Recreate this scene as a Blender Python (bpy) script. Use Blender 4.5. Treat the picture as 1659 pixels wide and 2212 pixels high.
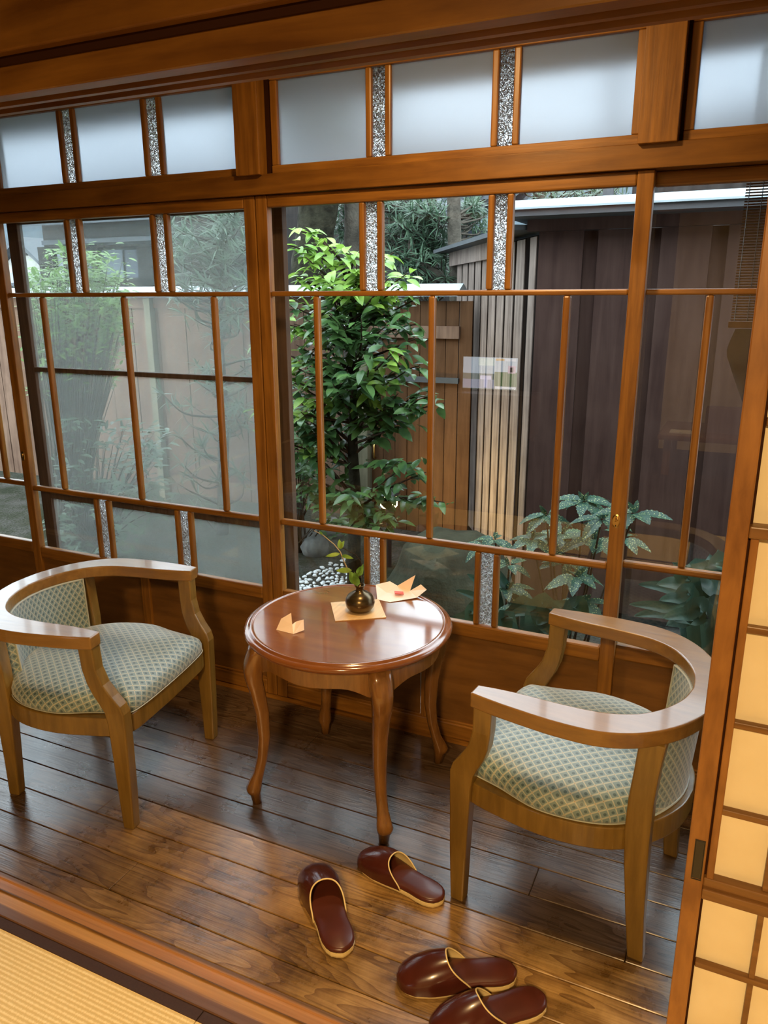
import bpy, bmesh, math, random
from mathutils import Vector, Matrix
random.seed(7)
PI = math.pi
for o in list(bpy.data.objects):
    bpy.data.objects.remove(o, do_unlink=True)
S = bpy.context.scene
COL = S.collection

# ------------------------------------------------------------------ camera
H = 1.46
PITCH, YAW, ROLL, F = math.radians(15.74), math.radians(-25.0), math.radians(0.21), 1658.0
fwd = Vector((math.sin(YAW)*math.cos(PITCH), math.cos(YAW)*math.cos(PITCH), -math.sin(PITCH)))
rgt0 = Vector((math.cos(YAW), -math.sin(YAW), 0))
dwn0 = fwd.cross(rgt0)
rgt = math.cos(ROLL)*rgt0 + math.sin(ROLL)*dwn0
dwn = -math.sin(ROLL)*rgt0 + math.cos(ROLL)*dwn0
cam_d = bpy.data.cameras.new('camera')
cam = bpy.data.objects.new('camera', cam_d)
COL.objects.link(cam)
M4 = Matrix((rgt, -dwn, -fwd)).transposed().to_4x4()
M4.translation = Vector((0, 0, H))
cam.matrix_world = M4
cam_d.sensor_fit = 'HORIZONTAL'
cam_d.sensor_width = 36.0
cam_d.lens = 36.0*F/1659.0
cam_d.clip_start = 0.02
cam_d.clip_end = 300
S.camera = cam

def ray(x, y):
    return rgt*((x-829.5)/F) + dwn*((y-1106)/F) + fwd
def at(x, y, Y):
    d = ray(x, y)
    return Vector((0, 0, H)) + d*(Y/d.y)

# ------------------------------------------------------------------ world and lamps
W = bpy.data.worlds.new('overcast_sky')
S.world = W
W.use_nodes = True
bgn = W.node_tree.nodes['Background']
bgn.inputs[0].default_value = (0.78, 0.90, 1.0, 1)
bgn.inputs[1].default_value = 8.5
WARM = (1.0, 0.64, 0.28)
ENGAWA_LAMP = (-0.72, 1.54, 2.24)
ENGAWA_W = 20.0
ROOM_LAMP = (0.10, -1.15, 2.22)
ROOM_W = 128.0
GARDEN_W = 55.0
S.view_settings.view_transform = 'Standard'
S.view_settings.look = 'None'
S.view_settings.exposure = 0.0
S.view_settings.gamma = 1.0
S.view_settings.use_curve_mapping = False

# ------------------------------------------------------------------ helpers
class MB:
    def __init__(s):
        s.v = []; s.f = []; s.uv = None
    def box(s, x0, x1, y0, y1, z0, z1):
        b = len(s.v)
        s.v += [(x0,y0,z0),(x1,y0,z0),(x1,y1,z0),(x0,y1,z0),(x0,y0,z1),(x1,y0,z1),(x1,y1,z1),(x0,y1,z1)]
        s.f += [(b,b+3,b+2,b+1),(b+4,b+5,b+6,b+7),(b,b+1,b+5,b+4),(b+1,b+2,b+6,b+5),(b+2,b+3,b+7,b+6),(b+3,b,b+4,b+7)]
        return s
    def loft(s, rings, cap=True, closed=False):
        b = len(s.v); n = len(rings[0]); m = len(rings)
        for r in rings: s.v += [tuple(p) for p in r]
        for i in range(m-1 if not closed else m):
            i2 = (i+1) % m
            for j in range(n):
                k = (j+1) % n
                s.f.append((b+i*n+j, b+i*n+k, b+i2*n+k, b+i2*n+j))
        if cap and not closed:
            s.f.append(tuple(b+j for j in reversed(range(n))))
            s.f.append(tuple(b+(m-1)*n+j for j in range(n)))
        return s
    def grid(s, rows):
        b = len(s.v); m = len(rows); n = len(rows[0])
        for r in rows: s.v += [tuple(p) for p in r]
        for i in range(m-1):
            for j in range(n-1):
                s.f.append((b+i*n+j, b+i*n+j+1, b+(i+1)*n+j+1, b+(i+1)*n+j))
        return s
    def lathe(s, prof, n=40, c=(0,0,0)):
        rings = [[(c[0]+r*math.cos(2*PI*k/n), c[1]+r*math.sin(2*PI*k/n), c[2]+z) for k in range(n)] for r, z in prof]
        return s.loft(rings)
    def tube(s, pts, rad, n=8):
        pts = [Vector(p) for p in pts]
        if not isinstance(rad, (list, tuple)): rad = [rad]*len(pts)
        rings = []
        nrm = None
        for i, p in enumerate(pts):
            t = (pts[min(i+1, len(pts)-1)] - pts[max(i-1, 0)]).normalized()
            if nrm is None:
                nrm = t.orthogonal().normalized()
            else:
                nrm = (nrm - t*nrm.dot(t)).normalized()
            bi = t.cross(nrm)
            rings.append([p + (nrm*math.cos(2*PI*k/n) + bi*math.sin(2*PI*k/n))*rad[i] for k in range(n)])
        return s.loft(rings)
    def prism(s, poly, z0, z1):
        return s.loft([[(x, y, z0) for x, y in poly], [(x, y, z1) for x, y in poly]])
    def leaf(s, base, d, up, L, Wd, bend=0.25, n=4, fold=0.25, ser=0.0):
        d = d.normalized(); side = d.cross(up)
        if side.length < 1e-4: side = d.orthogonal()
        side.normalize(); u = side.cross(d).normalized()
        rows = []
        for i in range(n+1):
            t = i/n
            w = Wd*0.5*(math.sin(PI*min(1, t**0.8))**0.75 if 0 < t < 1 else 0.02)
            if ser and i % 2 and t < .98: w *= 1+ser
            c = base + d*(L*t) - u*(bend*L*t*t)
            rows.append([c - side*w + u*(fold*w), c, c + side*w + u*(fold*w)])
        return s.grid(rows)
    def build(s, name, mat, parent=None, bevel=0, smooth=False, sub=0, seg=2, loc=None):
        me = bpy.data.meshes.new(name)
        me.from_pydata(s.v, [], s.f)
        if s.uv:
            ul = me.uv_layers.new(name='UVMap')
            for li, l in enumerate(me.loops):
                ul.data[li].uv = s.uv[l.vertex_index]
        me.materials.append(mat)
        me.update()
        bm = bmesh.new(); bm.from_mesh(me)
        if not s.uv: bmesh.ops.recalc_face_normals(bm, faces=bm.faces)
        bm.to_mesh(me); bm.free()
        if smooth:
            for p in me.polygons: p.use_smooth = True
        o = bpy.data.objects.new(name, me)
        COL.objects.link(o)
        if parent is not None: o.parent = parent
        if loc: o.location = loc
        if bevel:
            m = o.modifiers.new('bevel', 'BEVEL'); m.width = bevel; m.segments = seg; m.limit_method = 'ANGLE'; m.angle_limit = math.radians(40)
        if sub:
            m = o.modifiers.new('sub', 'SUBSURF'); m.levels = sub; m.render_levels = sub
        return o

def tag(o, label=None, cat=None, group=None, kind=None):
    if label: o['label'] = label
    if cat: o['category'] = cat
    if group: o['group'] = group
    if kind: o['kind'] = kind
    return o
def empty(name, loc=(0, 0, 0), rz=0, label=None, cat=None, group=None, kind=None):
    o = bpy.data.objects.new(name, None); COL.objects.link(o)
    o.empty_display_size = 0.05
    o.location = loc; o.rotation_euler = (0, 0, rz)
    return tag(o, label, cat, group, kind)
def copy_tree(o, parent=None):
    c = o.copy(); COL.objects.link(c)
    if parent is not None: c.parent = parent
    for ch in list(o.children): copy_tree(ch, c)
    return c
def catmull(P, n=6):
    P = [Vector(p) for p in P]; out = []
    for i in range(len(P)-1):
        p0 = P[max(i-1, 0)]; p1 = P[i]; p2 = P[i+1]; p3 = P[min(i+2, len(P)-1)]
        for k in range(n):
            t = k/n
            out.append(0.5*((2*p1) + (p2-p0)*t + (2*p0-5*p1+4*p2-p3)*t*t + (3*p1-p0-3*p2+p3)*t**3))
    out.append(P[-1])
    return out
def R(a, b): return random.uniform(a, b)

# ------------------------------------------------------------------ materials
def new_mat(name):
    m = bpy.data.materials.new(name); m.use_nodes = True
    nt = m.node_tree
    return m, nt, nt.nodes['Principled BSDF']
def N(nt, t, **kw):
    n = nt.nodes.new(t)
    for k, v in kw.items(): setattr(n, k, v)
    return n
def ramp(nt, fac, stops):
    r = N(nt, 'ShaderNodeValToRGB')
    el = r.color_ramp.elements
    while len(el) < len(stops): el.new(0.5)
    for e, (p, c) in zip(el, stops):
        e.position = p; e.color = (*c, 1)
    nt.links.new(fac, r.inputs[0])
    return r
def mth(nt, op, a, b=None, c=None):
    n = N(nt, 'ShaderNodeMath', operation=op)
    for i, q in enumerate((a, b, c)):
        if q is None: continue
        if isinstance(q, (int, float)): n.inputs[i].default_value = q
        else: nt.links.new(q, n.inputs[i])
    return n.outputs[0]
def plain(name, col, rough=0.6, var=0.0, scale=8, spec=0.5, metal=0.0, bump=0.0, bscale=60, coat=0.0):
    m, nt, p = new_mat(name)
    p.inputs['Base Color'].default_value = (*col, 1)
    p.inputs['Roughness'].default_value = rough
    p.inputs['Metallic'].default_value = metal
    p.inputs['Specular IOR Level'].default_value = spec
    p.inputs['Coat Weight'].default_value = coat
    tc = N(nt, 'ShaderNodeTexCoord')
    if var:
        no = N(nt, 'ShaderNodeTexNoise'); no.inputs['Scale'].default_value = scale; no.inputs['Detail'].default_value = 5
        nt.links.new(tc.outputs['Object'], no.inputs['Vector'])
        a = tuple(max(0, c*(1-var)) for c in col); b = tuple(c*(1+var) for c in col)
        r = ramp(nt, no.outputs[0], [(0.3, a), (0.7, b)])
        nt.links.new(r.outputs[0], p.inputs['Base Color'])
    if bump:
        no = N(nt, 'ShaderNodeTexNoise'); no.inputs['Scale'].default_value = bscale; no.inputs['Detail'].default_value = 4
        nt.links.new(tc.outputs['Object'], no.inputs['Vector'])
        b = N(nt, 'ShaderNodeBump'); b.inputs['Strength'].default_value = bump; b.inputs['Distance'].default_value = 0.01
        nt.links.new(no.outputs[0], b.inputs['Height']); nt.links.new(b.outputs[0], p.inputs['Normal'])
    return m
def wood(name, c1, c2, axis='x', rough=0.35, fine=60.0, stretch=18.0, coat=0.0, spec=0.5, blotch=0.25, bump=0.05):
    m, nt, p = new_mat(name)
    tc = N(nt, 'ShaderNodeTexCoord'); mp = N(nt, 'ShaderNodeMapping')
    s = [fine]*3; s['xyz'.index(axis)] = fine/stretch
    mp.inputs['Scale'].default_value = s
    nt.links.new(tc.outputs['Object'], mp.inputs[0])
    no = N(nt, 'ShaderNodeTexNoise'); no.inputs['Scale'].default_value = 1.0; no.inputs['Detail'].default_value = 6; no.inputs['Roughness'].default_value = 0.6; no.inputs['Distortion'].default_value = 0.4
    nt.links.new(mp.outputs[0], no.inputs['Vector'])
    n2 = N(nt, 'ShaderNodeTexNoise'); n2.inputs['Scale'].default_value = 7.0; n2.inputs['Detail'].default_value = 3
    nt.links.new(tc.outputs['Object'], n2.inputs['Vector'])
    fac = mth(nt, 'ADD', mth(nt, 'MULTIPLY', no.outputs[0], 1-blotch), mth(nt, 'MULTIPLY', n2.outputs[0], blotch))
    r = ramp(nt, fac, [(0.36, c1), (0.62, c2)])
    nt.links.new(r.outputs[0], p.inputs['Base Color'])
    p.inputs['Roughness'].default_value = rough
    p.inputs['Specular IOR Level'].default_value = spec
    p.inputs['Coat Weight'].default_value = coat
    p.inputs['Coat Roughness'].default_value = 0.08
    b = N(nt, 'ShaderNodeBump'); b.inputs['Strength'].default_value = bump; b.inputs['Distance'].default_value = 0.01
    nt.links.new(no.outputs[0], b.inputs['Height']); nt.links.new(b.outputs[0], p.inputs['Normal'])
    return m

M = {}
C1, C2 = (0.130, 0.050, 0.006), (0.270, 0.118, 0.018)
M['sash_x'] = wood('sash_wood_horizontal', C1, C2, 'x', 0.38)
M['sash_z'] = wood('sash_wood_vertical', C1, C2, 'z', 0.38)
M['panel'] = wood('hip_panel_wood', (0.105, 0.044, 0.008), (0.185, 0.082, 0.017), 'x', 0.42, fine=26, stretch=7)
M['kamoi'] = wood('lintel_wood', (0.100, 0.037, 0.004), (0.205, 0.088, 0.013), 'x', 0.36, fine=26, stretch=9)
M['dark_fill'] = plain('dark_fill_wood', (0.03, 0.010, 0.004), 0.7)  # near-black: subfloor, gap fillers and the painted shadow line under the beam
M['chair'] = wood('chair_wood', (0.130, 0.073, 0.013), (0.210, 0.122, 0.025), 'z', 0.32, fine=45, stretch=9, coat=0.15)
M['chair_top'] = wood('chair_arm_wood', (0.165, 0.082, 0.018), (0.25, 0.130, 0.030), 'x', 0.30, fine=40, stretch=8, coat=0.30)
M['table'] = wood('table_wood', (0.145, 0.062, 0.015), (0.235, 0.105, 0.025), 'z', 0.25, fine=60, stretch=9, coat=0.6)
M['tabletop'] = wood('tabletop_lacquer', (0.17, 0.058, 0.018), (0.225, 0.08, 0.022), 'x', 0.16, fine=22, stretch=6, coat=0.45, bump=0.0)
M['stile_worn'] = wood('shoji_stile_wood', (0.16, 0.062, 0.012), (0.32, 0.142, 0.033), 'z', 0.4, fine=50, stretch=5, blotch=0.5)
M['kumiko'] = wood('shoji_lattice_wood', (0.115, 0.05, 0.013), (0.21, 0.10, 0.028), 'x', 0.4)
M['plaster'] = plain('room_plaster', (0.74, 0.62, 0.44), 0.9, 0.06, 20, bump=0.1, bscale=200)
M['ceil'] = wood('ceiling_boards', (0.12, 0.06, 0.02), (0.19, 0.10, 0.035), 'x', 0.6, fine=20)
M['darkwood'] = wood('dark_stained_panelling', (0.022, 0.011, 0.006), (0.045, 0.024, 0.012), 'z', 0.6, fine=20)
M['added_rug'] = plain('added_dark_brown_rug', (0.028, 0.018, 0.014), 0.95, 0.3, 60)
M['brass'] = plain('brass', (0.72, 0.48, 0.16), 0.28, metal=1.0)
M['black'] = plain('black_metal', (0.012, 0.011, 0.010), 0.35)
M['cream'] = plain('cream_vinyl', (0.78, 0.62, 0.30), 0.4)
M['maroon'] = plain('maroon_vinyl', (0.062, 0.014, 0.009), 0.24, 0.12, 30, coat=0.25)
M['maroon_in'] = plain('maroon_insole', (0.075, 0.017, 0.010), 0.33, 0.15, 30)
M['bronze'] = plain('dark_bronze_glaze', (0.10, 0.072, 0.035), 0.27, 0.3, 30, metal=0.75)
M['wrap'] = plain('pale_pink_paper', (0.86, 0.70, 0.60), 0.6, 0.05, 20)
M['red'] = plain('red_print', (0.65, 0.10, 0.07), 0.6)
M['screenframe'] = wood('screen_frame_wood', (0.06, 0.036, 0.024), (0.10, 0.062, 0.042), 'z', 0.7)
M['outpost'] = wood('bare_outer_wood', (0.20, 0.12, 0.06), (0.32, 0.20, 0.11), 'z', 0.6)
M['pebble'] = plain('white_stone', (0.66, 0.70, 0.72), 0.6, 0.1, 30)
M['stone'] = plain('grey_stone', (0.14, 0.145, 0.14), 0.8, 0.35, 14, bump=0.5, bscale=30)
M['bark'] = plain('mossy_bark', (0.017, 0.016, 0.010), 0.9, 0.6, 14, bump=1.0, bscale=40)
M['bark2'] = plain('grey_bark', (0.055, 0.048, 0.038), 0.9, 0.4, 14, bump=0.9, bscale=50)
M['twig'] = plain('dark_twig', (0.035, 0.022, 0.014), 0.8, 0.3, 30)
M['fence'] = wood('fence_boards', (0.085, 0.050, 0.034), (0.15, 0.095, 0.066), 'z', 0.8, fine=22, stretch=12)
M['fence_pale'] = wood('pale_weathered_post', (0.09, 0.085, 0.055), (0.16, 0.145, 0.10), 'z', 0.85, fine=22, stretch=12)
M['slat'] = wood('weathered_slats', (0.105, 0.080, 0.068), (0.215, 0.172, 0.150), 'z', 0.85, fine=26, stretch=14)
M['shedwall'] = wood('dark_shed_boards', (0.032, 0.0175, 0.0145), (0.054, 0.032, 0.026), 'z', 0.8, fine=18, stretch=12)
M['dark'] = plain('dark_shed_inside', (0.012, 0.008, 0.007), 0.9)
M['metal_pale'] = plain('pale_roof_metal', (0.26, 0.31, 0.335), 0.45, 0.08, 6)
M['roof_dark'] = plain('dark_roof_metal', (0.06, 0.065, 0.07), 0.6, 0.1)
M['housedark'] = wood('dark_house_siding', (0.016, 0.014, 0.013), (0.030, 0.026, 0.024), 'z', 0.8, fine=14)
M['housewhite'] = plain('white_house_wall', (0.40, 0.40, 0.36), 0.8, 0.03)
M['houseblue'] = plain('blue_grey_wall', (0.09, 0.105, 0.13), 0.7, 0.06)
M['tile'] = plain('grey_roof_tiles', (0.07, 0.08, 0.09), 0.55, 0.25, 10)
M['winglass'] = plain('far_window_pane', (0.12, 0.15, 0.18), 0.3)
M['hill'] = plain('hazy_hill', (0.055, 0.070, 0.080), 1.0, 0.25, 0.3)
M['reflection_dark'] = plain('reflection_dark_grey', (0.045, 0.04, 0.045), 0.9, 0.1)
M['blind'] = plain('brown_bamboo', (0.085, 0.05, 0.03), 0.6, 0.2, 40)
M['yellow'] = plain('yellow_bag', (0.75, 0.52, 0.08), 0.6)
M['mauve'] = plain('mauve_box', (0.22, 0.15, 0.14), 0.7)
M['white'] = plain('white_paper', (0.8, 0.78, 0.72), 0.7)

def leafmat(name, c1, c2, rough=0.3, spots=None, trans=0.25, scale=9):
    m, nt, p = new_mat(name)
    tc = N(nt, 'ShaderNodeTexCoord')
    no = N(nt, 'ShaderNodeTexNoise'); no.inputs['Scale'].default_value = scale; no.inputs['Detail'].default_value = 3
    nt.links.new(tc.outputs['Object'], no.inputs['Vector'])
    r = ramp(nt, no.outputs[0], [(0.35, c1), (0.65, c2)])
    colr = r.outputs[0]
    if spots:
        vo = N(nt, 'ShaderNodeTexVoronoi'); vo.inputs['Scale'].default_value = 120
        nt.links.new(tc.outputs['Object'], vo.inputs['Vector'])
        f = mth(nt, 'LESS_THAN', vo.outputs['Distance'], 0.27)
        mx = N(nt, 'ShaderNodeMix', data_type='RGBA')
        nt.links.new(f, mx.inputs[0]); nt.links.new(colr, mx.inputs[6]); mx.inputs[7].default_value = (*spots, 1)
        colr = mx.outputs[2]
    nt.links.new(colr, p.inputs['Base Color'])
    p.inputs['Roughness'].default_value = rough
    tr = N(nt, 'ShaderNodeBsdfTranslucent'); nt.links.new(colr, tr.inputs[0])
    ms = N(nt, 'ShaderNodeMixShader'); ms.inputs[0].default_value = trans
    nt.links.new(p.outputs[0], ms.inputs[1]); nt.links.new(tr.outputs[0], ms.inputs[2])
    nt.links.new(ms.outputs[0], nt.nodes['Material Output'].inputs[0])
    return m
M['cam_leaf'] = leafmat('camellia_leaf', (0.030, 0.074, 0.028), (0.085, 0.17, 0.048), 0.28)
M['cam_young'] = leafmat('camellia_young_leaf', (0.12, 0.24, 0.035), (0.26, 0.40, 0.07), 0.35, trans=0.35)
M['auc_leaf'] = leafmat('aucuba_leaf', (0.020, 0.060, 0.044), (0.042, 0.098, 0.068), 0.38, spots=(0.34, 0.42, 0.18))
M['asp_leaf'] = leafmat('aspidistra_leaf', (0.016, 0.046, 0.034), (0.034, 0.080, 0.055), 0.4)
M['podo_leaf'] = leafmat('podocarpus_leaf', (0.035, 0.07, 0.042), (0.08, 0.13, 0.08), 0.4)
M['nand_leaf'] = leafmat('nandina_leaf', (0.08, 0.17, 0.035), (0.16, 0.27, 0.07), 0.45, trans=0.3)
M['sprig_leaf'] = leafmat('sprig_leaf', (0.08, 0.19, 0.02), (0.30, 0.45, 0.07), 0.4, trans=0.3, scale=25)

def glass_mat():
    m, nt, p = new_mat('window_glass')
    nt.nodes.remove(p)
    fr = N(nt, 'ShaderNodeFresnel'); ge = N(nt, 'ShaderNodeNewGeometry')
    # both faces of the thin pane reflect like air-to-glass (no trapped light inside the sheet)
    nt.links.new(mth(nt, 'ADD', mth(nt, 'MULTIPLY', ge.outputs['Backfacing'], 1/1.5-1.5), 1.5), fr.inputs[0])
    tr = N(nt, 'ShaderNodeBsdfTransparent'); tr.inputs[0].default_value = (0.97, 0.985, 0.975, 1)
    gl = N(nt, 'ShaderNodeBsdfGlossy'); gl.inputs['Roughness'].default_value = 0.0
    ms = N(nt, 'ShaderNodeMixShader')
    nt.links.new(fr.outputs[0], ms.inputs[0]); nt.links.new(tr.outputs[0], ms.inputs[1]); nt.links.new(gl.outputs[0], ms.inputs[2])
    nt.links.new(ms.outputs[0], nt.nodes['Material Output'].inputs[0])
    return m
M['glass'] = glass_mat()
def pattern_glass():
    m, nt, p = new_mat('crackle_patterned_glass')
    p.inputs['Base Color'].default_value = (0.93, 0.96, 0.96, 1)
    p.inputs['Transmission Weight'].default_value = 1.0
    p.inputs['Roughness'].default_value = 0.12
    p.inputs['IOR'].default_value = 1.5
    tc = N(nt, 'ShaderNodeTexCoord')
    vo = N(nt, 'ShaderNodeTexVoronoi', feature='DISTANCE_TO_EDGE'); vo.inputs['Scale'].default_value = 110
    no = N(nt, 'ShaderNodeTexNoise'); no.inputs['Scale'].default_value = 60
    nt.links.new(tc.outputs['Object'], no.inputs['Vector'])
    mx = N(nt, 'ShaderNodeVectorMath', operation='MULTIPLY_ADD')
    nt.links.new(no.outputs['Color'], mx.inputs[0]); mx.inputs[1].default_value = (0.02, 0.02, 0.02)
    nt.links.new(tc.outputs['Object'], mx.inputs[2])
    nt.links.new(mx.outputs[0], vo.inputs['Vector'])
    b = N(nt, 'ShaderNodeBump'); b.inputs['Strength'].default_value = 1.0; b.inputs['Distance'].default_value = 0.012
    nt.links.new(vo.outputs['Distance'], b.inputs['Height']); nt.links.new(b.outputs[0], p.inputs['Normal'])
    tl = N(nt, 'ShaderNodeBsdfTranslucent'); tl.inputs[0].default_value = (0.9, 0.95, 0.95, 1)
    ms = N(nt, 'ShaderNodeMixShader')
    rr = ramp(nt, vo.outputs['Distance'], [(0.0, (0.22, 0.22, 0.22)), (0.10, (0.03, 0.03, 0.03))])
    nt.links.new(rr.outputs[0], ms.inputs[0]); nt.links.new(p.outputs[0], ms.inputs[1]); nt.links.new(tl.outputs[0], ms.inputs[2])
    nt.links.new(ms.outputs[0], nt.nodes['Material Output'].inputs[0])
    return m
M['pglass'] = pattern_glass()
def frosted():
    m, nt, p = new_mat('frosted_glass')
    nt.nodes.remove(p)
    tl = N(nt, 'ShaderNodeBsdfTranslucent'); tl.inputs[0].default_value = (0.84, 0.89, 0.93, 1)
    df = N(nt, 'ShaderNodeBsdfDiffuse'); df.inputs[0].default_value = (0.30, 0.31, 0.32, 1)
    rf = N(nt, 'ShaderNodeBsdfRefraction'); rf.inputs['Roughness'].default_value = 0.62; rf.inputs['IOR'].default_value = 1.05
    rf.inputs[0].default_value = (0.68, 0.72, 0.75, 1)
    m1 = N(nt, 'ShaderNodeMixShader'); m1.inputs[0].default_value = 0.35
    nt.links.new(tl.outputs[0], m1.inputs[1]); nt.links.new(df.outputs[0], m1.inputs[2])
    m2 = N(nt, 'ShaderNodeMixShader'); m2.inputs[0].default_value = 0.4
    nt.links.new(m1.outputs[0], m2.inputs[1]); nt.links.new(rf.outputs[0], m2.inputs[2])
    nt.links.new(m2.outputs[0], nt.nodes['Material Output'].inputs[0])
    return m
M['frost'] = frosted()
def insect_mesh():
    m, nt, p = new_mat('insect_mesh')
    nt.nodes.remove(p)
    tr = N(nt, 'ShaderNodeBsdfTransparent')
    tl = N(nt, 'ShaderNodeBsdfTranslucent'); tl.inputs[0].default_value = (0.46, 0.50, 0.48, 1)
    df = N(nt, 'ShaderNodeBsdfDiffuse'); df.inputs[0].default_value = (0.46, 0.48, 0.46, 1)
    m1 = N(nt, 'ShaderNodeMixShader'); m1.inputs[0].default_value = 0.4
    nt.links.new(tl.outputs[0], m1.inputs[1]); nt.links.new(df.outputs[0], m1.inputs[2])
    m2 = N(nt, 'ShaderNodeMixShader'); m2.inputs[0].default_value = 0.20
    nt.links.new(tr.outputs[0], m2.inputs[1]); nt.links.new(m1.outputs[0], m2.inputs[2])
    nt.links.new(m2.outputs[0], nt.nodes['Material Output'].inputs[0])
    return m
M['mesh'] = insect_mesh()
def paper():
    m, nt, p = new_mat('shoji_paper')
    p.inputs['Base Color'].default_value = (0.86, 0.76, 0.52, 1); p.inputs['Roughness'].default_value = 0.85
    tc = N(nt, 'ShaderNodeTexCoord')
    no = N(nt, 'ShaderNodeTexNoise'); no.inputs['Scale'].default_value = 18; no.inputs['Detail'].default_value = 6
    nt.links.new(tc.outputs['Object'], no.inputs['Vector'])
    r = ramp(nt, no.outputs[0], [(0.3, (0.84, 0.73, 0.48)), (0.7, (0.90, 0.80, 0.56))])
    nt.links.new(r.outputs[0], p.inputs['Base Color'])
    tl = N(nt, 'ShaderNodeBsdfTranslucent'); tl.inputs[0].default_value = (0.7, 0.6, 0.42, 1)
    ms = N(nt, 'ShaderNodeMixShader'); ms.inputs[0].default_value = 0.25
    nt.links.new(p.outputs[0], ms.inputs[1]); nt.links.new(tl.outputs[0], ms.inputs[2])
    nt.links.new(ms.outputs[0], nt.nodes['Material Output'].inputs[0])
    return m
M['paper'] = paper()
def emit(name, col, st):
    m, nt, p = new_mat(name)
    nt.nodes.remove(p)
    e = N(nt, 'ShaderNodeEmission'); e.inputs[0].default_value = (*col, 1); e.inputs[1].default_value = st
    nt.links.new(e.outputs[0], nt.nodes['Material Output'].inputs[0])
    return m

FY0, FW = 1.178, 0.1075
def floor_mat():
    m, nt, p = new_mat('worn_floor_boards')
    tc = N(nt, 'ShaderNodeTexCoord'); sp = N(nt, 'ShaderNodeSeparateXYZ')
    nt.links.new(tc.outputs['Object'], sp.inputs[0])
    X, Y = sp.outputs[0], sp.outputs[1]
    t = mth(nt, 'DIVIDE', mth(nt, 'SUBTRACT', Y, FY0-FW), FW)
    bid = mth(nt, 'FLOOR', t)
    wn = N(nt, 'ShaderNodeTexWhiteNoise', noise_dimensions='1D'); nt.links.new(bid, wn.inputs['W'])
    off = mth(nt, 'MULTIPLY', bid, 7.31)
    # cathedral grain : rings on stretched distorted coordinates
    cx = N(nt, 'ShaderNodeCombineXYZ')
    nt.links.new(mth(nt, 'ADD', mth(nt, 'MULTIPLY', X, 1.6), off), cx.inputs[0])
    nt.links.new(mth(nt, 'MULTIPLY', Y, 9.0), cx.inputs[1]); nt.links.new(off, cx.inputs[2])
    n1 = N(nt, 'ShaderNodeTexNoise'); n1.inputs['Scale'].default_value = 1.0; n1.inputs['Detail'].default_value = 2.0
    nt.links.new(cx.outputs[0], n1.inputs['Vector'])
    rings = mth(nt, 'FRACT', mth(nt, 'MULTIPLY', n1.outputs[0], 14.0))
    tri = mth(nt, 'POWER', rings, 2.2)
    c2 = N(nt, 'ShaderNodeCombineXYZ')
    nt.links.new(mth(nt, 'ADD', mth(nt, 'MULTIPLY', X, 5.0), off), c2.inputs[0]); nt.links.new(mth(nt, 'MULTIPLY', Y, 220.0), c2.inputs[1])
    n2 = N(nt, 'ShaderNodeTexNoise'); n2.inputs['Scale'].default_value = 1.0; n2.inputs['Detail'].default_value = 4.0
    nt.links.new(c2.outputs[0], n2.inputs['Vector'])
    n3 = N(nt, 'ShaderNodeTexNoise'); n3.inputs['Scale'].default_value = 7.0; n3.inputs['Detail'].default_value = 7.0; n3.inputs['Roughness'].default_value = 0.65
    nt.links.new(tc.outputs['Object'], n3.inputs['Vector'])
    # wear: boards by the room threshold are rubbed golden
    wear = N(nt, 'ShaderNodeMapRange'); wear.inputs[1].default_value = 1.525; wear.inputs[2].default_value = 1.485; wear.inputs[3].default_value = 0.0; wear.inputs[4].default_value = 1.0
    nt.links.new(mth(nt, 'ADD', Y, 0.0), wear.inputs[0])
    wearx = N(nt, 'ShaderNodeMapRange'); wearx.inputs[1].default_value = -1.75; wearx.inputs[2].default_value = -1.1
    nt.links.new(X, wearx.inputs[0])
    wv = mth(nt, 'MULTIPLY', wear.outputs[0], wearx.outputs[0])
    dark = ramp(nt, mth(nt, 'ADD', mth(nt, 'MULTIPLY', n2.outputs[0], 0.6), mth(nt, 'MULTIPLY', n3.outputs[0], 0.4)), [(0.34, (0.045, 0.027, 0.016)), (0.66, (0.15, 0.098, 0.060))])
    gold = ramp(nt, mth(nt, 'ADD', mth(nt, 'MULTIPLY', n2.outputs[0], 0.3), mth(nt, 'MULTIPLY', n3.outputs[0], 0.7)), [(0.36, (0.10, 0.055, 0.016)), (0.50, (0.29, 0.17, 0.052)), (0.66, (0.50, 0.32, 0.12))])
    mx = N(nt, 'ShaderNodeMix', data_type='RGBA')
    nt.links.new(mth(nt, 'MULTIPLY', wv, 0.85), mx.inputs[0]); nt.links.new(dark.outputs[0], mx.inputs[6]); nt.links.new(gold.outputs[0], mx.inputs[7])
    mg = N(nt, 'ShaderNodeMix', data_type='RGBA', blend_type='MULTIPLY')
    nt.links.new(mth(nt, 'MULTIPLY', tri, 0.85), mg.inputs[0]); nt.links.new(mx.outputs[2], mg.inputs[6]); mg.inputs[7].default_value = (0.42, 0.34, 0.28, 1)
    mb = N(nt, 'ShaderNodeMix', data_type='RGBA', blend_type='MULTIPLY'); mb.inputs[0].default_value = 1.0
    bt = ramp(nt, wn.outputs['Value'], [(0.0, (0.78, 0.76, 0.76)), (1.0, (1.15, 1.12, 1.08))])
    nt.links.new(mg.outputs[2], mb.inputs[6]); nt.links.new(bt.outputs[0], mb.inputs[7])
    nt.links.new(mb.outputs[2], p.inputs['Base Color'])
    p.inputs['Coat Weight'].default_value = 0.35; p.inputs['Coat Roughness'].default_value = 0.24
    rr = N(nt, 'ShaderNodeMapRange'); rr.inputs[1].default_value = 0.35; rr.inputs[2].default_value = 0.7; rr.inputs[3].default_value = 0.25; rr.inputs[4].default_value = 0.35
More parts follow.
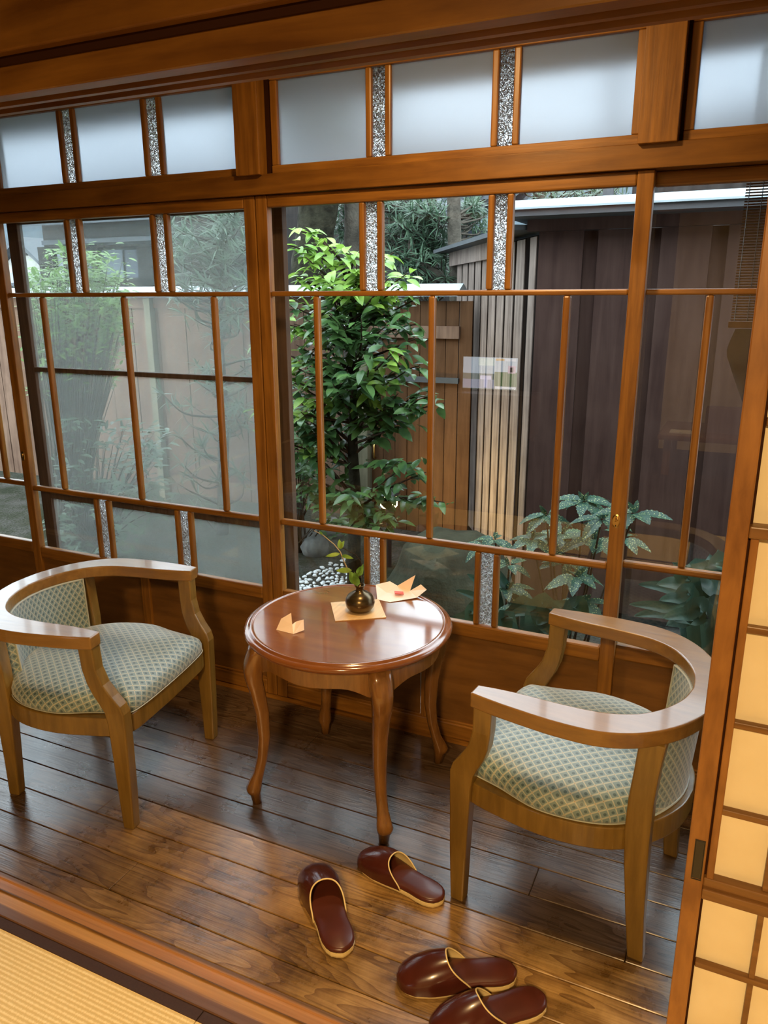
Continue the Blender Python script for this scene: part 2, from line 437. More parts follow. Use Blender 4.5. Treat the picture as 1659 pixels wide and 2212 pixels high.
    nt.links.new(n3.outputs[0], rr.inputs[0]); nt.links.new(rr.outputs[0], p.inputs['Roughness'])
    b = N(nt, 'ShaderNodeBump'); b.inputs['Strength'].default_value = 0.22; b.inputs['Distance'].default_value = 0.004
    nt.links.new(mth(nt, 'ADD', mth(nt, 'MULTIPLY', tri, 0.5), n2.outputs[0]), b.inputs['Height']); nt.links.new(b.outputs[0], p.inputs['Normal'])
    return m
M['floor'] = floor_mat()
def sill_mat():
    m, nt, p = new_mat('worn_grooved_threshold')
    tc = N(nt, 'ShaderNodeTexCoord'); sp = N(nt, 'ShaderNodeSeparateXYZ')
    nt.links.new(tc.outputs['Object'], sp.inputs[0])
    cx = N(nt, 'ShaderNodeCombineXYZ')
    nt.links.new(mth(nt, 'MULTIPLY', sp.outputs[0], 3.0), cx.inputs[0]); nt.links.new(mth(nt, 'MULTIPLY', sp.outputs[1], 110.0), cx.inputs[1])
    n1 = N(nt, 'ShaderNodeTexNoise'); n1.inputs['Scale'].default_value = 1.0; n1.inputs['Detail'].default_value = 5
    nt.links.new(cx.outputs[0], n1.inputs['Vector'])
    mr = N(nt, 'ShaderNodeMapRange'); mr.inputs[1].default_value = 0.995; mr.inputs[2].default_value = 1.115
    nt.links.new(mth(nt, 'ADD', sp.outputs[1], mth(nt, 'MULTIPLY', mth(nt, 'SUBTRACT', n1.outputs[0], 0.5), 0.012)), mr.inputs[0])
    r = ramp(nt, mr.outputs[0], [(0.02, (0.13, 0.065, 0.035)), (0.24, (0.17, 0.085, 0.045)), (0.30, (0.46, 0.235, 0.075)), (0.50, (0.50, 0.275, 0.09)), (0.545, (0.10, 0.045, 0.014)), (0.59, (0.36, 0.17, 0.06)), (0.80, (0.44, 0.215, 0.08)), (0.86, (0.14, 0.075, 0.032)), (1.0, (0.16, 0.085, 0.04))])
    mx = N(nt, 'ShaderNodeMix', data_type='RGBA', blend_type='MULTIPLY'); mx.inputs[0].default_value = 0.6
    r2 = ramp(nt, n1.outputs[0], [(0.3, (0.6, 0.55, 0.5)), (0.65, (1.1, 1.1, 1.1))])
    nt.links.new(r.outputs[0], mx.inputs[6]); nt.links.new(r2.outputs[0], mx.inputs[7])
    nt.links.new(mx.outputs[2], p.inputs['Base Color'])
    p.inputs['Roughness'].default_value = 0.4
    return m
M['sill'] = sill_mat()
def tatami_mat():
    m, nt, p = new_mat('tatami_weave')
    tc = N(nt, 'ShaderNodeTexCoord'); sp = N(nt, 'ShaderNodeSeparateXYZ')
    nt.links.new(tc.outputs['Object'], sp.inputs[0])
    X, Y = sp.outputs[0], sp.outputs[1]
    fy = mth(nt, 'FRACT', mth(nt, 'DIVIDE', Y, 0.0105))
    wv = mth(nt, 'ABSOLUTE', mth(nt, 'SUBTRACT', fy, 0.5))
    no = N(nt, 'ShaderNodeTexNoise'); no.inputs['Scale'].default_value = 1.0; no.inputs['Detail'].default_value = 3
    cx = N(nt, 'ShaderNodeCombineXYZ')
    nt.links.new(mth(nt, 'MULTIPLY', X, 330.0), cx.inputs[0]); nt.links.new(mth(nt, 'MULTIPLY', Y, 95.0), cx.inputs[1])
    nt.links.new(cx.outputs[0], no.inputs['Vector'])
    h = mth(nt, 'ADD', mth(nt, 'MULTIPLY', wv, -1.0), mth(nt, 'MULTIPLY', no.outputs[0], 0.7))
    r = ramp(nt, h, [(-0.0, (0.66, 0.48, 0.19)), (0.12, (0.76, 0.58, 0.26)), (0.35, (0.86, 0.70, 0.37))])
    nt.links.new(r.outputs[0], p.inputs['Base Color'])
    p.inputs['Roughness'].default_value = 0.6
    b = N(nt, 'ShaderNodeBump'); b.inputs['Strength'].default_value = 0.5; b.inputs['Distance'].default_value = 0.002
    nt.links.new(h, b.inputs['Height']); nt.links.new(b.outputs[0], p.inputs['Normal'])
    return m
M['tatami'] = tatami_mat()
M['heri'] = plain('dark_brown_mat_border', (0.040, 0.017, 0.012), 0.75, 0.15, 200)
def fabric():
    m, nt, p = new_mat('teal_lattice_fabric')
    uv = N(nt, 'ShaderNodeUVMap'); sp = N(nt, 'ShaderNodeSeparateXYZ')
    nt.links.new(uv.outputs[0], sp.inputs[0])
    U = mth(nt, 'DIVIDE', sp.outputs[0], 0.028); V = mth(nt, 'DIVIDE', sp.outputs[1], 0.028)
    a = mth(nt, 'FRACT', mth(nt, 'ADD', mth(nt, 'ADD', U, V), 50.0))
    b = mth(nt, 'FRACT', mth(nt, 'ADD', mth(nt, 'SUBTRACT', U, V), 50.0))
    line = mth(nt, 'MAXIMUM', mth(nt, 'LESS_THAN', a, 0.15), mth(nt, 'MULTIPLY', mth(nt, 'LESS_THAN', b, 0.20), mth(nt, 'GREATER_THAN', a, 0.0)))
    da = mth(nt, 'ABSOLUTE', mth(nt, 'SUBTRACT', a, 0.52)); db = mth(nt, 'ABSOLUTE', mth(nt, 'SUBTRACT', b, 0.52))
    dk = mth(nt, 'LESS_THAN', mth(nt, 'ADD', mth(nt, 'MAXIMUM', da, db), mth(nt, 'MULTIPLY', mth(nt, 'ADD', da, db), 0.5)), 0.30)
    ea = mth(nt, 'SUBTRACT', a, 0.08); eb = mth(nt, 'SUBTRACT', b, 0.11)
    dot = mth(nt, 'LESS_THAN', mth(nt, 'ADD', mth(nt, 'MULTIPLY', ea, ea), mth(nt, 'MULTIPLY', eb, eb)), 0.0035)
    c0 = N(nt, 'ShaderNodeMix', data_type='RGBA'); c0.inputs[6].default_value = (0.145, 0.225, 0.245, 1); c0.inputs[7].default_value = (0.35, 0.385, 0.335, 1)
    nt.links.new(line, c0.inputs[0])
    c1 = N(nt, 'ShaderNodeMix', data_type='RGBA'); c1.inputs[7].default_value = (0.045, 0.095, 0.115, 1)
    nt.links.new(dk, c1.inputs[0]); nt.links.new(c0.outputs[2], c1.inputs[6])
    c2 = N(nt, 'ShaderNodeMix', data_type='RGBA'); c2.inputs[7].default_value = (0.36, 0.22, 0.12, 1)
    nt.links.new(dot, c2.inputs[0]); nt.links.new(c1.outputs[2], c2.inputs[6])
    nt.links.new(c2.outputs[2], p.inputs['Base Color'])
    p.inputs['Roughness'].default_value = 0.5
    p.inputs['Specular IOR Level'].default_value = 0.65
    p.inputs['Sheen Weight'].default_value = 0.4
    return m
M['fabric'] = fabric()
def ground_mat():
    m, nt, p = new_mat('mossy_garden_soil')
    tc = N(nt, 'ShaderNodeTexCoord')
    n1 = N(nt, 'ShaderNodeTexNoise'); n1.inputs['Scale'].default_value = 3.0; n1.inputs['Detail'].default_value = 8
    n2 = N(nt, 'ShaderNodeTexNoise'); n2.inputs['Scale'].default_value = 45.0; n2.inputs['Detail'].default_value = 6
    nt.links.new(tc.outputs['Object'], n1.inputs['Vector']); nt.links.new(tc.outputs['Object'], n2.inputs['Vector'])
    f = mth(nt, 'ADD', mth(nt, 'MULTIPLY', n1.outputs[0], 0.6), mth(nt, 'MULTIPLY', n2.outputs[0], 0.4))
    r = ramp(nt, f, [(0.35, (0.014, 0.018, 0.008)), (0.48, (0.026, 0.028, 0.017)), (0.60, (0.05, 0.047, 0.040)), (0.72, (0.08, 0.075, 0.065))])
    nt.links.new(r.outputs[0], p.inputs['Base Color'])
    p.inputs['Roughness'].default_value = 0.95
    b = N(nt, 'ShaderNodeBump'); b.inputs['Strength'].default_value = 0.8; b.inputs['Distance'].default_value = 0.03
    nt.links.new(n2.outputs[0], b.inputs['Height']); nt.links.new(b.outputs[0], p.inputs['Normal'])
    return m
M['ground'] = ground_mat()
for k_ in ('ground', 'stone', 'bark', 'bark2', 'twig', 'fence', 'fence_pale', 'slat', 'shedwall', 'dark', 'roof_dark', 'housedark', 'housewhite', 'houseblue', 'tile', 'winglass', 'hill', 'reflection_dark', 'blind', 'pebble', 'screenframe', 'dark_fill', 'darkwood', 'added_rug'):
    M[k_].node_tree.nodes['Principled BSDF'].inputs['Specular IOR Level'].default_value = 0.08
for k_ in ('cam_leaf', 'cam_young', 'auc_leaf', 'asp_leaf', 'podo_leaf', 'nand_leaf'):
    M[k_].node_tree.nodes['Principled BSDF'].inputs['Specular IOR Level'].default_value = 0.16 if k_ in ('asp_leaf', 'auc_leaf') else 0.32
M['moss_rock'] = plain('mossy_boulder', (0.034, 0.037, 0.024), 0.9, 0.45, 5, spec=0.08, bump=0.6, bscale=40)
# ================================================================== SETTING
YW = 2.20      # inner face of the inner sashes
G = -0.45      # garden ground level
XL, XR = -4.3, 2.4

# floor boards of the sunroom (one mesh, boards with open seams)
mb = MB()
joints = {0: [-1.33, 1.2], 2: [-1.59, 0.9], 4: [-0.35], 5: [-2.4, 0.2], 7: [-1.2], 1: [-3.0, 0.3], 3: [-2.7, -0.1]}
k = 0
y = 1.1055
edges = [1.1055] + [FY0 + FW*i for i in range(0, 10)]
edges[-1] = 2.175
for i in range(len(edges)-1):
    xs = [XL] + joints.get(i-1, []) + [XR]
    for a, b in zip(xs[:-1], xs[1:]):
        mb.box(a+0.0007, b-0.0007, edges[i]+0.0013, edges[i+1]-0.0013, -0.03, 0.0)
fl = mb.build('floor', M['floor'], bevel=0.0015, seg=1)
tag(fl, kind='structure')
tag(MB().box(XL, XR, 1.0, 2.175, -0.09, -0.031).build('floor', M['dark_fill']), kind='structure')
tag(MB().box(XL, XR, -3.4, 1.0, -0.12, -0.062).build('floor', M['dark_fill']), kind='structure')
# threshold between the mats and the boards, two shallow sliding grooves
prof = [(1.0005, -0.06), (1.0005, -0.0005), (1.0025, 0.0015), (1.029, 0.0015), (1.031, -0.002), (1.059, -0.002), (1.060, 0.0015), (1.0625, 0.0015), (1.0635, -0.002), (1.090, -0.002), (1.092, 0.0015), (1.104, 0.0015), (1.105, 0.0), (1.105, -0.06)]
mb = MB().loft([[(XL, a, b) for a, b in prof], [(XR, a, b) for a, b in prof]])
tag(mb.build('trim_1', M['sill']), kind='structure')
# floor-level strip under the windows
tag(MB().box(XL, XR, 2.176, 2.37, -0.09, -0.0015).build('trim_2', M['sash_x']), kind='structure')

# tatami mats
def tatami(x0, x1, label):
    r = empty('tatami_mat', ((x0+x1)/2, 0.55, -0.06), 0, label, 'tatami mat')
    w = (x1-x0)/2-0.001
    MB().box(-w, w, -0.448, 0.4235, 0.0, 0.0575).build('straw_mat', M['tatami'], r)
    MB().box(-w, w, 0.4235, 0.4495, 0.0, 0.0590).build('border', M['heri'], r, bevel=0.0015)
    MB().box(-w, w, -0.4495, -0.448+0.024, 0.0575, 0.0590).build('border', M['heri'], r)
    return r
tatami(-2.68, -0.893, 'pale straw tatami mat in the lower left corner with a dark brown cloth border')
tatami(-0.893, 0.90, 'tatami mat showing only its dark border and corner beside the mat joint at the bottom')
# the rest of the tatami room behind the camera
r = empty('tatami_mat', (-0.9, -1.6, -0.06), 0, 'tatami mats spread over the rest of the room behind the threshold', 'tatami mat')
MB().box(-3.4, 3.3, -1.70, 1.695, 0, 0.0575).build('straw_mat', M['tatami'], r)

rg = MB().box(-4.2, 2.3, -3.35, -0.55, 0, 0.012).build('rug', M['added_rug'], loc=(0, 0, -0.0015))  # unseen rug, added to darken the room mirrored in the panes
tag(rg, 'dark brown rug added over the back mats to dim the pane reflections', 'rug')
# room shell
tag(MB().box(-0.70, 2.4, -3.5, -3.4, -0.1, 2.42).build('wall_back', M['plaster']), kind='structure')
tag(MB().box(-4.3, -0.70, -3.5, -3.4, -0.1, 2.42).build('wall_back', M['darkwood']), kind='structure')
tag(MB().box(-4.4, -4.3, -3.5, 2.4, -0.1, 2.42).build('wall_left', M['darkwood']), kind='structure')
tag(MB().box(2.4, 2.5, -3.5, 2.4, -0.1, 2.42).build('wall_right', M['plaster']), kind='structure')
tag(MB().box(-4.4, 2.5, -3.5, 1.0, 2.40, 2.46).build('ceiling', M['ceil']), kind='structure')
tag(MB().box(-4.4, 2.5, 1.12, 2.30, 2.34, 2.46).build('ceiling', M['ceil']), kind='structure')
tag(MB().box(-4.3, 2.4, 1.0, 1.12, 1.96, 2.46).build('wall_inner', M['plaster']), kind='structure')
tag(MB().box(XL, XR, 2.19, 2.29, 2.12, 2.46).build('wall_window', M['plaster']), kind='structure')
# lintel between room and sunroom, with the decorative beam over it
prof = [(0.999, 1.779), (1.001, 1.777), (1.030, 1.777), (1.032, 1.787), (1.053, 1.787), (1.055, 1.777), (1.066, 1.777), (1.068, 1.787), (1.090, 1.787), (1.092, 1.777), (1.105, 1.777), (1.105, 1.828), (0.999, 1.828)]
mb = MB().loft([[(XL, a, b) for a, b in prof], [(XR, a, b) for a, b in prof]])
tag(mb.build('trim_3', M['kamoi']), kind='structure')
tag(MB().box(XL, XR, 0.994, 1.12, 1.8175, 1.8305).build('trim_4', M['dark_fill']), kind='structure')  # dark strip paints the shadow line under the decorative beam
tag(MB().box(XL, XR, 0.975, 1.12, 1.8305, 1.96).build('trim_5', M['kamoi'], bevel=0.003), kind='structure')

# upper window rail (kamoi) and the rail under the transom lights
tag(MB().box(XL, XR, 2.185, 2.30, 1.767, 1.826).build('trim_6', M['kamoi'], bevel=0.002), kind='structure')
tag(MB().box(XL, XR, 2.176, 2.30, 2.105, 2.14).build('trim_7', M['kamoi'], bevel=0.002), kind='structure')
for x0, x1 in ((-1.52, -1.432), (-0.309, -0.215), (-2.72, -2.63), (0.90, 0.99)):
    tag(MB().box(x0, x1, 2.168, 2.26, 1.823, 2.105).build('trim_8', M['sash_z'], bevel=0.002), kind='structure')

def bar(root, name, x0, x1, y0, y1, z0, z1, vert, bev=0.004):
    return MB().box(x0, x1, y0, y1, z0, z1).build(name, M['sash_z'] if vert else M['sash_x'], root, bevel=bev, seg=2)

def sash(n, x0, x1, y, ups, mids, lows, gap=None, lock=None):
    """one sliding window: x0..x1, face at y"""
    r = empty('window_%d' % n, (0, 0, 0), kind='structure')
    T = 0.030; sw = 0.043; yi = y+0.004; yo = y+0.026; yg = y+0.017
    bar(r, 'stile', x0+.0005, x0+sw, y, y+T, 0.0, 1.766, True, .003)
    bar(r, 'stile', x1-sw, x1-.0005, y, y+T, 0.0, 1.766, True, .003)
    a, b = x0+sw, x1-sw
    bar(r, 'top_rail', a, b, y+.001, y+T, 1.730, 1.766, False, .005)
    bar(r, 'sill_rail', a, b, y+.001, y+T, 0.383, 0.433, False, .006)
    bar(r, 'bottom_rail', a, b, y+.001, y+T, 0.0, 0.056, False, .005)
    bar(r, 'muntin', a, b, yi, yo, 1.459, 1.475, False, .005)
    bar(r, 'muntin', a, b, yi, yo, 0.680, 0.702, False, .006)
    for x in ups: bar(r, 'muntin', x-.0095, x+.0095, yi, yo, 1.475, 1.730, True, .005)
    for x in mids: bar(r, 'muntin', x-.0105, x+.0105, yi, yo, 0.702, 1.459, True, .006)
    for x in lows: bar(r, 'muntin', x-.0095, x+.0095, yi, yo, 0.433, 0.680, True, .005)
    # panes, one mesh for the clear ones and one for the patterned strips
    g = MB(); pg = MB()
    def cells(cuts, z0, z1):
        cs = [a] + [c for c in cuts] + [b]
        cs.sort()
        for p, q in zip(cs[:-1], cs[1:]):
            (pg if q-p < 0.09 else g).box(p-.003, q+.003, yg, yg+.003, z0-.003, z1+.003)
    cells(ups, 1.475, 1.730); cells(mids, 0.702, 1.459); cells(lows, 0.433, 0.680)
    g.build('glass_pane', M['glass'], r)
    pg.build('patterned_glass', M['pglass'], r)['label'] = 'narrow strip of crackle patterned glass'
    # lower wood panel with centre stile
    cx = (x0+x1)/2
    bar(r, 'panel_stile', cx-.021, cx+.021, y+.002, y+T-.002, 0.056, 0.383, True, .003)
    if gap is None:
        MB().box(a, cx-.021, y+.012, y+.017, .056, .383).build('panel', M['panel'], r)
    else:
        MB().box(a, gap-.003, y+.012, y+.017, .056, .383).build('panel', M['panel'], r)
    MB().box(cx+.021, b, y+.012, y+.017, .056, .383).build('panel', M['panel'], r)
    for p, q in ((a, cx-.021), (cx+.021, b)):
        MB().box(p, q, y+.004, y+.013, .056, .064).build('moulding', M['sash_x'], r, bevel=.002)
    if lock is not None:
        lr = MB().lathe([(0.0001, 0), (0.0165, 0), (0.0165, 0.0015), (0.013, 0.003), (0.0001, 0.003)], 28)
        lo = lr.build('lock_plate', M['brass'], r, smooth=False)
        lo.scale = (0.72, 1.25, 1); lo.rotation_euler = (PI/2, 0, 0); lo.location = (lock[0], y+.001, lock[1])
        kb = MB().tube([(0, 0, 0), (0.0, 0.006, 0.001), (0.005, 0.007, 0.004), (0.007, 0.003, 0.006)], [.003, .0035, .003, .002], 8)
        kb.tube([(-.004, -.001, .002), (.004, .001, .003)], .0015, 6)
        ko = kb.build('knob', M['brass'], lo, smooth=True)
        MB().lathe([(.0001, 0.0031), (.0024, .0031), (.0001, .0034)], 10, (0, 0.011, 0)).build('screw', M['black'], lo)
        MB().lathe([(.0001, 0.0031), (.0024, .0031), (.0001, .0034)], 10, (0, -0.011, 0)).build('screw', M['black'], lo)
    return r
sash(1, -3.90, -2.696, YW+.040, [-3.48, -3.42, -3.08, -3.02], [-3.66, -3.25, -2.857], [-3.48, -3.42, -3.08, -3.02])
sash(2, -2.690, -1.477, YW, [-2.304, -2.245, -1.905, -1.845], [-2.472, -2.067, -1.668], [-2.307, -2.244, -1.899, -1.837], lock=(-2.676, 0.825))
sash(3, -1.475, -0.264, YW, [-1.100, -1.040, -0.695, -0.640], [-1.266, -0.870, -0.470], [-1.096, -1.037, -0.703, -0.642], gap=-0.893, lock=(-0.290, 0.834))
sash(4, -0.312, 0.90, YW+.040, [0.075, 0.135, 0.475, 0.535], [-0.105, 0.300, 0.700], [0.075, 0.135, 0.475, 0.535])
tag(MB().box(0.895, 2.4, 2.20, 2.28, 0, 1.767).build('wall_window', M['plaster']), kind='structure')
tag(MB().box(-4.3, -3.858, 2.20, 2.28, 0, 1.767).build('wall_window', M['plaster']), kind='structure')

def ranma(n, x0, x1, pairs):
    r = empty('window_%d' % n, (0, 0, 0), kind='structure')
    y = 2.205
    bar(r, 'rail', x0, x1, y-.004, y+.026, 1.826, 1.851, False, .003)
    bar(r, 'rail', x0, x1, y-.004, y+.026, 2.088, 2.106, False, .003)
    bar(r, 'stile', x0, x0+.024, y-.002, y+.025, 1.851, 2.088, True, .003)
    bar(r, 'stile', x1-.022, x1, y-.002, y+.025, 1.851, 2.088, True, .003)
    xs = [x0+.024]
    for p in pairs:
        bar(r, 'muntin', p-.0095, p+.0095, y-.002, y+.018, 1.851, 2.088, True, .004)
        xs.append(p)
    xs.append(x1-.022)
    g = MB(); pg = MB()
    for p, q in zip(xs[:-1], xs[1:]):
        (pg if q-p < .09 else g).box(p, q, y+.010, y+.013, 1.848, 2.09)
    g.build('frosted_pane', M['frost'], r)
    if pg.v: pg.build('patterned_glass', M['pglass'], r)
for x0, x1 in ((-1.434, -1.405), (-0.217, -0.204), (-1.53, -1.51)):
    tag(MB().box(x0, x1, 2.212, 2.24, 1.826, 2.106).build('trim_13', M['dark_fill']), kind='structure')
ranma(5, -2.63, -1.512, [-2.283, -2.220, -1.905, -1.840])
ranma(6, -1.407, -0.309, [-1.0735, -1.012, -0.694, -0.634])
ranma(7, -0.206, 0.90, [0.12, 0.18, 0.50, 0.56])
tag(MB().box(-4.3, -2.72, 2.20, 2.28, 1.826, 2.12).build('wall_window', M['plaster']), kind='structure')
tag(MB().box(0.99, 2.4, 2.20, 2.28, 1.826, 2.12).build('wall_window', M['plaster']), kind='structure')

# insect screen sliding outside window 2
r = empty('insect_screen', (0, 0, 0), 0, 'brown framed sliding insect screen hazing the left window from outside', 'insect screen')
ys = 2.302
for x0, x1 in ((-2.72, -2.664), (-1.492, -1.440)):
    MB().box(x0, x1, ys, ys+.028, 0.004, 1.765).build('stile', M['screenframe'], r, bevel=.002)
for z0, z1 in ((1.163, 1.181), (0.622, 0.648), (0.004, 0.06), (1.735, 1.765)):
    MB().box(-2.664, -1.492, ys, ys+.026, z0, z1).build('rail', M['screenframe'], r, bevel=.002)
MB().box(-2.668, -1.488, ys+.014, ys+.0145, 0.05, 1.74).build('mesh', M['mesh'], r)
tag(MB().box(XL, XR, 2.371, 2.42, -0.10, 0.0).build('trim_9', M['outpost']), kind='structure')
tag(MB().box(XL, XR, 2.30, 2.42, 1.768, 1.85).build('trim_10', M['screenframe']), kind='structure')
# eaves over the windows
mb = MB().loft([[(XL-1, 2.29, 2.38), (XL-1, 2.29, 2.44), (XL-1, 3.08, 2.29), (XL-1, 3.08, 2.23)], [(XR+1, 2.29, 2.38), (XR+1, 2.29, 2.44), (XR+1, 3.08, 2.29), (XR+1, 3.08, 2.23)]])
tag(mb.build('trim_11', M['screenframe']), kind='structure')
tag(MB().box(XL, XR, 2.2, 2.38, G, -0.091).build('wall_outside', M['dark']), kind='structure')

# ------------------------------------------------------------------ shoji (open paper door on the right)
d = empty('door_1', (0, 0, 0), kind='structure')
sy0, sy1 = 1.031, 1.058
MB().box(0.001, 0.0265, sy0, sy1, 0.0, 1.778).build('stile', M['stile_worn'], d, bevel=.002)
MB().box(0.875, 0.90, sy0, sy1, 0.0, 1.778).build('stile', M['stile_worn'], d, bevel=.002)
MB().box(0.0295, 0.0395, sy0+.006, sy1-.002, 0.645, 1.165).build('lattice_stile', M['stile_worn'], d, bevel=.0015)
for z0, z1, yy in ((0.612, 0.630, 0.0), (0.630, 0.645, 0.006), (1.163, 1.179, 0.0), (0.0, 0.09, 0), (1.73, 1.778, 0)):
    MB().box(0.0265, 0.875, sy0+yy, sy1-.001, z0, z1).build('rail', M['kumiko'], d, bevel=.002)
for z in (0.757, 0.8955, 1.0365, 0.486, 0.352, 0.22, 1.31, 1.45, 1.59):
    MB().box(0.030, 0.875, sy0+.010, sy1-.006, z-.005, z+.005).build('lattice_bar', M['kumiko'], d, bevel=.0015)
for x in (0.107, 0.32, 0.53, 0.72):
    MB().box(x-.004, x+.004, sy0+.012, sy1-.006, 0.09, 0.612).build('lattice_bar', M['kumiko'], d, bevel=.001)
    MB().box(x-.004, x+.004, sy0+.012, sy1-.006, 0.645, 1.163).build('lattice_bar', M['kumiko'], d, bevel=.001)
    MB().box(x-.004, x+.004, sy0+.012, sy1-.006, 1.179, 1.73).build('lattice_bar', M['kumiko'], d, bevel=.001)
MB().box(0.026, 0.876, sy1-.0058, sy1-.0052, 0.085, 1.74).build('paper', M['paper'], d)
MB().box(0.0262, 0.0300, sy0+.014, sy1-.004, 0.09, 1.73).build('lattice_stile', M['dark_fill'], d)  # dark filler strip, the gap's shade painted in beside the stile
hr = empty('finger_pull', (0, 0, 0)); hr.parent = d
MB().box(0.0105, 0.0225, sy0-.0008, sy0+.0002, 0.645, 0.708).build('recess', M['black'], hr, bevel=.001)
mb = MB(); mb.box(0.0095, 0.0105, sy0-.0016, sy0, 0.644, 0.709); mb.box(0.0225, 0.0235, sy0-.0016, sy0, 0.644, 0.709)
mb.box(0.0095, 0.0235, sy0-.0016, sy0, 0.709, 0.710); mb.box(0.0095, 0.0235, sy0-.0016, sy0, 0.643, 0.644)
mb.build('rim', M['black'], hr)

# ------------------------------------------------------------------ lamps (real fittings on the ceilings)
def ceiling_lamp(loc, w, rad, label):
    r = empty('ceiling_lamp', loc, 0, label, 'ceiling lamp')
    MB().lathe([(.001, .06), (rad, .06), (rad, .035), (.001, .035)], 32, ).build('base', M['ceil'], r)
    MB().lathe([(.001, .035), (rad*.9, .035), (rad*.9, .012), (rad*.75, 0.0), (.001, -.004)], 32).build('shade', emit('lamp_shade_glow', WARM, 3.0), r, smooth=True)
    L = bpy.data.lights.new('lamp', 'AREA'); L.shape = 'DISK'; L.size = rad*1.5; L.energy = w; L.color = WARM
    o = bpy.data.objects.new('light', L); COL.objects.link(o); o.parent = r; o.location = (0, 0, -.012)
    return r
ceiling_lamp(ENGAWA_LAMP, ENGAWA_W, 0.10, 'round warm ceiling lamp over the table in the sunroom')
ceiling_lamp(ROOM_LAMP, ROOM_W, 0.22, 'large round warm ceiling lamp in the tatami room')

# ================================================================== ARMCHAIR
def ring_plan(P, n=8):
    """mirror a half outline (x,y>=0 from front centre to back centre) into a closed smooth loop"""
    h = catmull([(a, b, 0) for a, b in P], n)
    full = [(p.x, p.y) for p in h] + [(p.x, -p.y) for p in reversed(h[1:-1])]
    return full
def make_armchair():
    root = empty('armchair', (0, 0, 0))
    # arm hoop
    outer = [(.190, .283), (.14, .292), (.08, .299), (-.02, .305), (-.11, .295), (-.185, .255), (-.245, .185), (-.283, .095), (-.297, 0)]
    inner = [(.190, .240), (.14, .232), (.08, .227), (0.0, .225), (-.085, .215), (-.15, .185), (-.195, .135), (-.225, .068), (-.235, 0)]
    oc = catmull([(a, b, 0) for a, b in outer], 5); ic = catmull([(a, b, 0) for a, b in inner], 5)
    ol = [(p.x, p.y) for p in oc] + [(p.x, -p.y) for p in reversed(oc[:-1])]
    il = [(p.x, p.y) for p in ic] + [(p.x, -p.y) for p in reversed(ic[:-1])]
    mb = MB()
    rings = []
    for (a, b), (c, e) in zip(ol, il):
        z1, z0 = .602, .566
        rings.append([(a, b, z0), (c, e, z0), (c, e, z1-.004), (c, e, z1), (a, b, z1), (a, b, z1-.012)])
    mb.loft(rings)
    mb.build('arm_rail', M['chair_top'], root, bevel=.007, seg=3, smooth=False)
    # front legs
    fp = [(.569, .185, .140, .238, .276), (.50, .187, .143, .236, .273), (.455, .199, .150, .231, .268), (.42, .220, .162, .227, .264), (.392, .240, .177, .224, .261), (.368, .248, .188, .222, .259), (.33, .248, .194, .221, .258), (.15, .245, .201, .221, .257), (0, .240, .206, .221, .255)]
    rp = [(.569, -.172, -.226, .186, .232), (.50, -.167, -.218, .190, .232), (.42, -.160, -.213, .191, .229), (.33, -.158, -.212, .190, .226), (.25, -.163, -.213, .188, .223), (.12, -.175, -.216, .184, .217), (0, -.187, -.222, .180, .211)]
    for s in (1, -1):
        for pp in (fp, rp):
            mb = MB().loft([[(xa, s*ya, z), (xb, s*ya, z), (xb, s*yb, z), (xa, s*yb, z)] for z, xa, xb, ya, yb in reversed(pp)])
            mb.build('leg', M['chair'], root, bevel=.004)
    # seat frame
    op = ring_plan([(.246, 0), (.243, .12), (.236, .20), (.20, .238), (.12, .257), (.02, .268), (-.08, .256), (-.155, .222), (-.215, .155), (-.252, .075), (-.262, 0)], 4)
    ip = [(a*.90, b*.90) for a, b in op]
    n = len(op)
    mb = MB().loft([[(op[i][0], op[i][1], .285), (ip[i][0], ip[i][1], .285), (ip[i][0], ip[i][1], .342), (op[i][0], op[i][1], .342)] for i in range(n)], closed=True)
    mb.build('seat_frame', M['chair'], root, bevel=.003)
    # cushion
    cp = ring_plan([(.250, 0), (.247, .12), (.236, .198), (.205, .214), (.13, .232), (.03, .262), (-.075, .251), (-.15, .214), (-.205, .15), (-.235, .075), (-.243, 0)], 5)
    lv = [(.985, .343), (1.0, .352), (1.0, .368), (.975, .384), (.92, .396), (.80, .407), (.6, .415), (.35, .420), (.12, .422)]
    rings = [[((a-.01)*k+.01, b*k, z) for a, b in cp] for k, z in lv]
    mb = MB().loft(rings, cap=True)
    mb.uv = [(v[0]*(1+max(0, .39-v[2])*3.6), v[1]*(1+max(0, .39-v[2])*3.6)) for v in mb.v]
    mb.build('seat', M['fabric'], root, smooth=True)
    # piping round the cushion base
    mb = MB().tube([(a, b, .346) for a, b in [(p[0]*1.002, p[1]*1.002) for p in cp] + [cp[0]]], .0016, 6)
    mb.build('piping', M['fabric'], root, smooth=True)
    # upholstered back, curved between the rear legs
    T = 26; Z = [.342, .40, .46, .52, .567]
    def bk(t, z, off):
        # t -1..1 along the curve
        ang = t*0.75
        f = (z-.342)/.225
        rx = .246+.018*f + off; ry = .252+.012*f + off
        return (-.02 - rx*math.cos(ang)*1.0 + .02 + (-.0) + .012, ry*math.sin(ang), z)
    front = [[bk(-1+2*j/T, z, -.020) for j in range(T+1)] for z in Z]
    back = [[bk(-1+2*j/T, z, .012) for j in range(T+1)] for z in Z]
    mb = MB(); mb.uv = []
    for rows in (front, back):
        mb.grid(rows)
        for ri, row in enumerate(rows):
            for j, pnt in enumerate(row): mb.uv.append((.52*j/T, Z[ri]))
    nb = len(Z)*(T+1)
    for j in range(T):
        mb.f.append((j, j+1, nb+j+1, nb+j)); tt = (len(Z)-1)*(T+1)
        mb.f.append((tt+j+1, tt+j, nb+tt+j, nb+tt+j+1))
